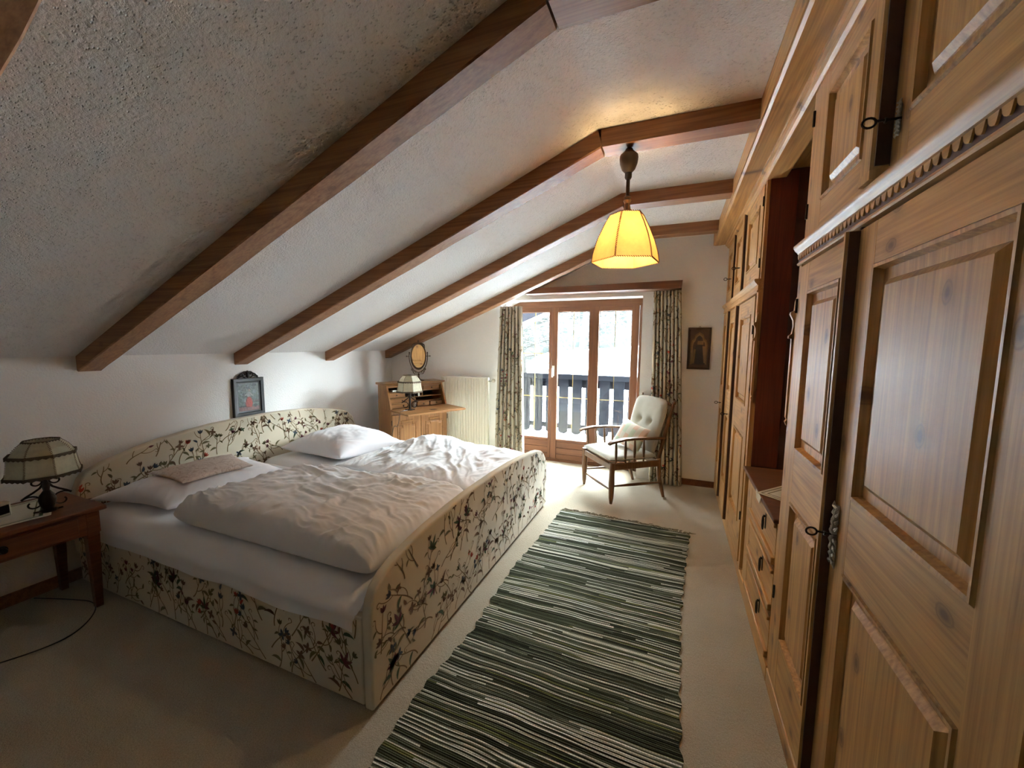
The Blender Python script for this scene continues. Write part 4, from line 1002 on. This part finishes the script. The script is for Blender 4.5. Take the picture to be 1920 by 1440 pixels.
def mirror():
    p = on_desk(.10, .20); r = root('dressing_mirror', (p[0], p[1], 1.0485), 'oval tilting mirror in an ornate bronze stand on top of the bureau', 'mirror', MIRA)
    b = MB().lathe([(0, 0), (.065, 0), (.068, .006), (.05, .013), (.02, .02), (.010, .035), (.007, .06), (.014, .075), (.008, .09), (.0, .095)], (0, 0, 0), 'bronze', 22)
    zc = .295; 
    for sg in (1, -1):
        b.tube([(sg * .118 * sin(a), 0, zc - .195 * cos(a)) for a in [i * pi / 2 * 1.12 / 14 for i in range(15)]], .006, 'bronze', 8)
        b.tube([(sg * q[0], 0, q[1]) for q in arc((.045, .105), .006, .024, radians(300), radians(-60), 12)], .004, 'bronze', 6)
        b.tube([(sg * q[0], 0, q[1]) for q in arc((.075, .135), .005, .018, radians(330), radians(-30), 12)], .004, 'bronze', 6)
        b.tube([(sg * .02, 0, .085), (sg * .05, 0, .08), (sg * .075, 0, .11), (sg * .09, 0, .15)], .004, 'bronze', 6)
        b.lathe([(.0, 0), (.010, .006), (.004, .016), (.010, .024), (0, .034)], (sg * .116, 0, zc + .02), 'bronze', 10)
        b.tube([(sg * .095, 0, zc), (sg * .145, 0, zc)], .004, 'bronze', 6); b.lathe([(0, -.009), (.009, 0), (0, .009)], (sg * .152, 0, zc), 'bronze', 10)
    b.build('mirror_stand', r)
    o = MB(); n = 40; el = lambda a, s: (.090 * s * cos(a), .142 * s * sin(a))
    rg = [(1.10, -.006), (1.14, .0), (1.10, .008), (1.02, .010), (.98, .004), (.98, -.0005)]
    V = [];
    for s_, y in [(1.02, .012), (1.13, .008), (1.15, 0), (1.10, -.008), (1.0, -.008), (.97, -.001)]: V += [(el(2 * pi * i / n, s_)[0], y, zc + el(2 * pi * i / n, s_)[1]) for i in range(n)]
    o.add(V, [(j * n + i, j * n + (i + 1) % n, (j + 1) * n + (i + 1) % n, (j + 1) * n + i) for j in range(5) for i in range(n)], 'bronze')
    for sg in (1, -1):
        o.tube([(sg * q[0], 0, zc + .142 + q[1] - .02) for q in arc((.028, .022), .005, .018, radians(240), radians(-60), 10)], .004, 'bronze', 6)
        o.tube([(sg * .085, 0, zc + .10), (sg * .075, 0, zc + .135), (sg * .045, 0, zc + .152), (sg * .0, 0, zc + .16)], [.003, .008, .007, .009], 'bronze', 6)
    o.lathe([(0, 0), (.012, .006), (.008, .02), (.012, .03), (0, .045)], (0, 0, zc + .152), 'bronze', 10)
    f = o.build('mirror_frame', r)
    MB().add([(*(lambda e: (e[0], -.002, zc + e[1]))(el(2 * pi * i / n, .985)),) for i in range(n)], [tuple(range(n))[::-1]], 'mirror') if False else None
    g = MB(); g.add([(el(2 * pi * i / n, .985)[0], -.002, zc + el(2 * pi * i / n, .985)[1]) for i in range(n)], [tuple(range(n))], 'mirror'); g.build('mirror_glass', f, smooth=0)
MIRA = radians(62)
mirror()

# ================================================================ RADIATOR
def radiator():
    x0, x1, y0, y1, z0, z1 = -.30, .30, -.035, .035, .13, 1.07
    r = root('radiator', (-2.41, 4.335, 0), 'cream ribbed panel radiator on the wall between bureau and curtain', 'radiator', atan2(.30, 1.42))
    mb = MB(); n = 17; pts = []
    for i in range(n):
        a = x0 + (x1 - x0) * i / n; w = (x1 - x0) / n
        pts += [(a, y0 + .012), (a + w * .16, y0 + .012), (a + w * .30, y0), (a + w * .84, y0), (a + w * .98, y0 + .012)]
    pts += [(x1, y0 + .012), (x1, y1), (x0, y1)]
    mb.prism(pts, 2, z0, z1, 'radiator'); mb.box(x0 - .002, x1 + .004, y0 + .004, y1 + .002, z1, z1 + .012, 'radiator'); mb.box(x1, x1 + .004, y0 + .004, y1, z0, z1, 'radiator')
    mb.build('radiator_panel', r, smooth=20)
    v = MB().tube([(x1 + .004, 0, 1.04), (x1 + .035, 0, 1.04), (x1 + .04, .015, 1.04), (x1 + .04, .05, 1.04)], .010, 'silver', 10)
    v.build('pipe', r)
    MB().lathe([(.0, 0), (.018, 0), (.022, .012), (.020, .034), (.012, .04), (0, .04)], (x1 + .045, 0, 1.045), 'plastic', 14, axis=0).build('valve', r)
radiator()

# ================================================================ CURTAINS AND BOARD
def curtain(xa, xb, xc, xd, zt_, zb, y, folds, lab, seed, L, bow=0):
    """xa-xb at the top, xc-xd at the hem; L = width of the cloth laid flat"""
    mb = MB(); rnd = random.Random(seed); ph = [rnd.uniform(-.5, .5) for _ in range(folds * 2 + 3)]
    def Sf(s, t):  # s along the cloth 0..L, t height 0..1 from hem
        u = s / L; a = u * folds * 2 * pi; i = int(u * folds); j = ph[i] * .5
        am = .034 * (1 - .35 * t) * (.75 + .5 * abs(ph[i + 1]))
        x = (xc + (xd - xc) * u) * (1 - t) + (xa + (xb - xa) * u) * t + bow * sin(pi * t) + .010 * sin(2 * a + j) * (1 - .3 * t)
        yy = y + am * cos(a + .7 * sin(t * 2.4 + seed) * (1 - t) + j * 0) + .008 * noise.noise(Vector((u * 6, t * 3, seed)))
        return Vector((x, yy, zb + (zt_ - zb) * t))
    N = folds * 16
    mb.grid(lambda u, v: tuple(Sf(u * L, v)), N, 30, 'curtcloth')
    def P(u, v, l):
        t = v / (zt_ - zb); p = Sf(u, t); e = .002; nrm = (Sf(u + e, t) - Sf(u - e, t)).cross(Sf(u, min(1, t + .01)) - Sf(u, max(0, t - .01)))
        nrm.normalize(); return tuple(p + nrm * l)
    H = zt_ - zb
    Crewel(mb, P, lambda u, v: .01 < u < L - .01 and .02 < v < H - .02, seed, .003, 1.1).fill(0, L, 0, H, .11, .14, .6)
    o = mb.build('curtain', smooth=60)
    m = o.modifiers.new('cloth', 'SOLIDIFY'); m.thickness = .0015; m.offset = -1
    return tag(o, lab, 'curtain', 'floral curtains at the balcony door')
curtain(-1.985, -1.70, -2.06, -1.655, 1.945, .03, 4.44, 7, 'floral curtain gathered at the radiator side of the balcony door', 5, .85)
curtain(-.235, .035, -.20, .13, 2.06, .012, 4.46, 8, 'floral curtain gathered at the armchair side of the balcony door', 9, .95, -.0)
def curtain_board():
    zc = lambda x: ZK + (x - XL) * SL
    mb = MB().prism([(-1.655, 2.075), (.035, 2.072), (.04, 2.148), (-1.60, 2.135)], 1, 4.37, YB - .002, 'door_h')
    o = mb.build('curtain_board', smooth=0, bevel=.003); tag(o, 'long brown wooden curtain board above the balcony door', 'curtain board')
curtain_board()

# ================================================================ ARMCHAIR
def armchair():
    r = root('armchair', (-.47, 4.08, 0), 'wooden spindle armchair with cream button-tufted back cushion by the balcony door', 'armchair', radians(-51))
    w, d = .275, .255; W = 'chair'
    def leg(pts, rr): MB().tube(pts, rr, W, 12).build('leg', r, smooth=50)
    for sx in (-1, 1):
        leg([(sx * w, -d, 0), (sx * w, -d, .06), (sx * w, -d, .2), (sx * w, -d, .31), (sx * w, -d, .40)], [.014, .023, .029, .025, .027])
        leg([(sx * w * .95, d + .085, 0), (sx * w * .95, d + .055, .10), (sx * w * .95, d + .02, .22), (sx * w * .95, d + .01, .40)], [.014, .019, .022, .024])
    fr = MB()
    fr.box(-w, w, -d - .016, -d + .016, .325, .385, W).box(-w, w, d - .006, d + .026, .325, .385, W).box(-w - .014, -w + .014, -d, d, .325, .385, W).box(w - .014, w + .014, -d, d, .325, .385, W)
    fr.build('seat_frame', r, bevel=.006)
    st = [((-w, -d, .13), (w, -d, .13)), ((-w, -d, .17), (-w, d + .04, .16)), ((w, -d, .17), (w, d + .04, .16))]
    for a, b in st:
        A, B = Vector(a), Vector(b); MB().tube([A.lerp(B, i / 8) for i in range(9)], [.007, .009, .011, .014, .015, .014, .011, .009, .007], W, 10).build('stretcher', r, smooth=50)
    # back posts lean backwards, arms meet them
    tilt = lambda z: d + .01 + (z - .38) * .27
    bk = MB()
    for sx in (-1, 1):
        bk.tube([(sx * w * .92, tilt(z), z) for z in (.36, .55, .75, .93)], [.018, .018, .017, .014], W, 10)
        bk.lathe([(.010, 0), (.018, .008), (.020, .018), (.014, .03), (.006, .036), (.010, .044), (.006, .054), (0, .056)], (sx * w * .92, tilt(.95), .925), W, 12)
    bk.tube([(x * w * .92, tilt(.92) + .004, .90 + .045 * (1 - x * x)) for x in [-1 + i / 5 for i in range(11)]], .014, W, 10)
    bk.tube([(-w * .92, tilt(.45), .45), (w * .92, tilt(.45), .45)], .013, W, 10)
    for i in range(5):
        x = -.17 + i * .085; bk.tube([(x, tilt(.45), .45), (x, tilt(.7), .7), (x, tilt(.93), .93)], [.006, .009, .006], W, 8)
    bk.build('back_frame', r, smooth=50)
    for sx in (-1, 1):
        ys = [-d - .055, -d - .03, -.15, 0, .15, tilt(.62) + .0]
        a = MB(); n = len(ys); V = []
        ww = [.022, .032, .030, .026, .023, .018]; zz = [.572, .588, .608, .606, .596, .585]; xo = [.020, .022, .02, .012, .004, -.012]
        for i, y in enumerate(ys):
            xc = sx * (w + xo[i]); V += [(xc - ww[i], y, zz[i]), (xc + ww[i], y, zz[i]), (xc + ww[i], y, zz[i] + .02), (xc, y, zz[i] + .026), (xc - ww[i], y, zz[i] + .02)]
        a.add(V, [(i * 5 + j, i * 5 + (j + 1) % 5, (i + 1) * 5 + (j + 1) % 5, (i + 1) * 5 + j) for i in range(n - 1) for j in range(5)] + [(4, 3, 2, 1, 0), tuple((n - 1) * 5 + j for j in range(5))], W)
        a.build('armrest', r, bevel=.005, smooth=50)
        for y in (-.215, -.115, -.015, .085):
            MB().tube([(sx * w, y, .38), (sx * (w + .002), y - .003, .43), (sx * (w + .006), y - .006, .50), (sx * (w + .012), y - .012, .60)], [.008, .010, .014, .008], W, 8).build('spindle', r, smooth=50)
    def cushion(name, C, U, V, N, lu, lv, th, tufts, welt=True):
        C, U, V, N = Vector(C), Vector(U).normalized(), Vector(V).normalized(), Vector(N).normalized(); mb = MB()
        def f(u, v, sg):
            a, b = 2 * u - 1, 2 * v - 1; m = max(0, (1 - abs(a) ** 6) * (1 - abs(b) ** 6)) ** .5
            h = th * (.5 + .5 * m) if sg > 0 else -th * .0 + th * (.5 - .5 * m) * 1.0
            if sg > 0:
                for tu, tv in tufts: h -= th * .40 * math.exp(-(((u - tu) * lu) ** 2 + ((v - tv) * lv) ** 2) / .0011) + th * .18 * math.exp(-(((u - tu) * lu) ** 2 + ((v - tv) * lv) ** 2) / .009)
                h += .003 * noise.noise(Vector((u * 7, v * 7, 3)))
            k = (1 - .06 * abs(b) ** 4)
            return tuple(C + U * (a * lu / 2 * k) + V * (b * lv / 2 * (1 - .10 * abs(a) ** 5 * (1 if b > 0 else .3))) + N * h)
        mb.grid(lambda u, v: f(u, v, 1), 40, 40, 'seatcloth'); g = MB().grid(lambda u, v: f(u, v, -1), 40, 40, 'seatcloth'); mb.add(g.v, [tuple(reversed(q)) for q in g.f], 'seatcloth')
        o = mb.build(name, r, weld=True, smooth=70)
        if welt:
            rim = [f(t, 0, 1) for t in [i / 12 for i in range(12)]] + [f(1, t, 1) for t in [i / 12 for i in range(12)]] + [f(1 - t, 1, 1) for t in [i / 12 for i in range(12)]] + [f(0, 1 - t, 1) for t in [i / 12 for i in range(13)]]
            MB().tube(rim, .0045, 'seatcloth', 6).build('piping', o, smooth=60)
        return o
    cushion('seat_cushion', (0, -.012, .386), (1, 0, 0), (0, 1, 0), (0, 0, 1), .565, .535, .075, [])
    cushion('back_cushion', (0, tilt(.685) - .012, .685), (1, 0, 0), (0, .27, 1), (0, -1, .27), .50, .56, .095, [(.33, .56), (.67, .56)])
armchair()
def plaid_cushion():
    r = root('cushion', (-.445, 4.105, .462), 'small pastel plaid cushion leaning against the armchair back', 'cushion', radians(-51))
    mb = MB(); n = 28
    Cc = Vector((.045, .055, .125)); U = Vector((1, .06, -.14)).normalized(); V = Vector((.1, .46, .9)).normalized(); N = U.cross(V).normalized()
    if N.y > 0: N = -N
    def f(u, v, sg):
        a, b = 2 * u - 1, 2 * v - 1; m = max(0, (1 - abs(a) ** 2.6) * (1 - abs(b) ** 2.6)) ** .6
        ka = 1 - .10 * (1 - b * b) * abs(a) ** 3; kb = 1 - .10 * (1 - a * a) * abs(b) ** 3
        return tuple(Cc + U * (a * .205 * ka) + V * (b * .14 * kb) + N * (sg * .055 * m))
    ks = lambda i, j: ['plaid_w', 'plaid_g', 'plaid_w', 'plaid_o', 'plaid_w', 'plaid_o', 'plaid_g'][(i // 4 + (j // 7) * 2) % 7]
    for sg in (1, -1):
        for i in range(n):
            for j in range(n):
                q = [f(i / n, j / n, sg), f((i + 1) / n, j / n, sg), f((i + 1) / n, (j + 1) / n, sg), f(i / n, (j + 1) / n, sg)]
                mb.add(q, [(0, 1, 2, 3) if sg < 0 else (3, 2, 1, 0)], ks(i, j))
    mb.build('cushion_cover', r, weld=True, smooth=80)
plaid_cushion()

# ================================================================ RUG
def rug():
    c = (-.41, 1.9, 0); r = root('rug', c, 'long rag rug with green, black and cream stripes on the beige carpet', 'rug', radians(-.6))
    EL = [(-1.4, -.47), (-.9, -.52), (-.6, -.535), (-.2, -.50), (.1, -.52), (.44, -.535), (1.0, -.50), (1.47, -.49)]
    ER = [(-1.4, .50), (-.9, .50), (-.5, .505), (-.13, .50), (.4, .505), (1.0, .54), (1.44, .57)]
    y0, y1 = -1.75, 1.475; ny, nx = 300, 24; mb = MB()
    def f(u, v):
        y = y0 + (y1 - y0) * v; a, b = interp(EL, y), interp(ER, y)
        a += .006 * sin(y * 60) + .006 * noise.noise(Vector((y * 20, 0, 0))); b += .006 * sin(y * 53 + 1) + .006 * noise.noise(Vector((y * 20, 5, 0)))
        x = a + (b - a) * u; yy = y + (-.045 * u if v > .0 else 0) * max(0, (v - .9) * 10) + .01 * noise.noise(Vector((x * 2, y, 0)))
        return (x, yy, .009 + .0015 * sin(y * 330) + .003 * noise.noise(Vector((x * 4, y * 5, 2))))
    mb.grid(f, nx, ny, 'rug')
    def rim(pa, pb):
        mb.add([pa, pb, (pb[0], pb[1], .0), (pa[0], pa[1], .0)], [(0, 1, 2, 3)], 'rug')
    for j in range(ny):
        rim(f(0, (j + 1) / ny), f(0, j / ny)); rim(f(1, j / ny), f(1, (j + 1) / ny))
    for i in range(nx): rim(f((i + 1) / nx, 1), f(i / nx, 1)) ; rim(f(i / nx, 0), f((i + 1) / nx, 0))
    mb.build('woven_mat', r, smooth=50)
    fr = MB(); rnd = random.Random(2)
    for i in range(75):
        u = i / 74; p = Vector(f(u, 1)); dx = rnd.uniform(-.01, .06); L = rnd.uniform(.035, .075)
        fr.tube([p, p + Vector((dx * .4, L * .5, -.001)), p + Vector((dx + .01, L * rnd.uniform(.4, .9), -.004))], [.004, .005, .002], 'fringe', 5)
    fr.build('fringe', r, smooth=50)
rug()

# ================================================================ OUTSIDE
def outside():
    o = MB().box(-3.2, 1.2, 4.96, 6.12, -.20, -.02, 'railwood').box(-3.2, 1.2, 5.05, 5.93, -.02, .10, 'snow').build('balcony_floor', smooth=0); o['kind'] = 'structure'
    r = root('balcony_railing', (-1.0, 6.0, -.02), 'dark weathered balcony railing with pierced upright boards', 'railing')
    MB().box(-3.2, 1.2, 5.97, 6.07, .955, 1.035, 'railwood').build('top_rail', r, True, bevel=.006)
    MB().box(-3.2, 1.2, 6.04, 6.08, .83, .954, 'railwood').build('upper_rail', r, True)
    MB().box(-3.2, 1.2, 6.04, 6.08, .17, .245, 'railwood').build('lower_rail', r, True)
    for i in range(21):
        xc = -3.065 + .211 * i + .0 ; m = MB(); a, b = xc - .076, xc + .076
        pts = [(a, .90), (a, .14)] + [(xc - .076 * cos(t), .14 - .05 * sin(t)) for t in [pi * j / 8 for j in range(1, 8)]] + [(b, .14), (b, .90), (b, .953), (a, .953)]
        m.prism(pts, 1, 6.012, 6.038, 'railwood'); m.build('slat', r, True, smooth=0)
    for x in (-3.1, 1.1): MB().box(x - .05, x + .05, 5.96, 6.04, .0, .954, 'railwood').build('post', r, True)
    def gz(x, y):
        t = min(1, max(0, (y - 7.5) / 12)); top = 1.42 + .075 * (x + 2) if x > -6.2 else 1.105 - .9 * min(1, (-6.2 - x) / 1.5)
        return -2.6 + (top + 2.6) * t ** .8 + .05 * noise.noise(Vector((x * .5, y * .5, 0)))
    g = MB().grid(lambda u, v: (-40 + 80 * u, 6.5 + 14 * v, gz(-40 + 80 * u, 6.5 + 14 * v)), 160, 24, 'snow').box(-60, 60, 20.4, 120, -3.2, -2.9, 'snow').build('snow_ground', smooth=60); g['kind'] = 'structure'
    # the house's own roof running out over the balcony
    zr = lambda x: ZK + (x - XL) * SL + .13
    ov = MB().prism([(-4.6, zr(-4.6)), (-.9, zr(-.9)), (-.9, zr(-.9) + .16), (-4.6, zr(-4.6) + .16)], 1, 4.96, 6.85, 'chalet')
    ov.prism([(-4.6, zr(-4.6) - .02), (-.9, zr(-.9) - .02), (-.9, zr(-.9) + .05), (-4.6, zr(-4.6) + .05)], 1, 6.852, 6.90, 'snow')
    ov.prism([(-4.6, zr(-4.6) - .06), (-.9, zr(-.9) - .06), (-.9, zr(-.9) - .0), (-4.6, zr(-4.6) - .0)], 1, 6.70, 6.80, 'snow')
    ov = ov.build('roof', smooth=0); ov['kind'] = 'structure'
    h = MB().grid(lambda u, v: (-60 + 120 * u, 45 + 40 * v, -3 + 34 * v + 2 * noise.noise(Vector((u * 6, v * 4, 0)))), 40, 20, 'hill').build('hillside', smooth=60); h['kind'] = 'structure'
outside()
def tree(base, h, seed, lab, key, spread=1.0):
    rnd = random.Random(seed); mb = MB(); cnt = [0]
    def br(p, d, l, rad, lev):
        n = 4; pts = [p]; q = p.copy(); dd = d.copy()
        for i in range(n):
            dd = (dd + Vector((rnd.uniform(-.22, .22), rnd.uniform(-.22, .22), rnd.uniform(-.10, .16)))).normalized(); q = q + dd * l / n; pts.append(q.copy())
        mb.tube(pts, [rad * (1 - .6 * i / n) for i in range(n + 1)], key, 5 if lev < 2 else 3, cap=False); cnt[0] += 1
        if lev >= 4 or cnt[0] > 2600: return
        k = [9, 6, 5, 4][lev]
        for i in range(k):
            t = rnd.uniform(.25 if lev else .22, 1); j = min(n - 1, int(t * n)); s_ = pts[j].lerp(pts[j + 1], t * n - j)
            a = rnd.uniform(0, 2 * pi); o = Vector((cos(a), sin(a), rnd.uniform(-.15, .7) if lev < 2 else rnd.uniform(-.4, .5))).normalized()
            nd = (dd * .35 + o * spread).normalized(); br(s_, nd, l * rnd.uniform(.42, .62), rad * (.45 if lev else .4), lev + 1)
    br(Vector((0, 0, 0)), Vector((0, 0, 1)), h, h * .018, 0)
    o = mb.build('snowy_tree', smooth=0, at=(0, 0, 0)); o.location = base
    return tag(o, lab, 'tree', 'bare trees beyond the balcony')
for i, (x, y, h, lab) in enumerate([(-4.9, 13.0, 6.5, 'bare tree standing nearest the balcony behind the narrow door leaf'),
                                    (-5.6, 26, 12, 'bare branching tree behind the snow bank in the middle pane'),
                                    (-1.5, 28, 12, 'bare tree behind the snow bank nearest the armchair side of the door'),
                                    (-9.5, 24, 12, 'bare tree beneath the roof edge seen in the narrow door leaf'),
                                    (-12.5, 33, 14, 'tallest bare tree on the far wooded slope'),
                                    (-7.6, 34, 13, 'bare tree on the hillside directly behind the middle pane tree'),
                                    (-3.2, 22, 10, 'bare tree rising just behind the snow bank in the widest leaf'),
                                    (-6.8, 21.5, 10, 'bare tree rising just behind the snow bank by the narrow leaf'),
                                    (-3.6, 36, 14, 'bare tree on the hillside above the highest part of the snow bank')]):
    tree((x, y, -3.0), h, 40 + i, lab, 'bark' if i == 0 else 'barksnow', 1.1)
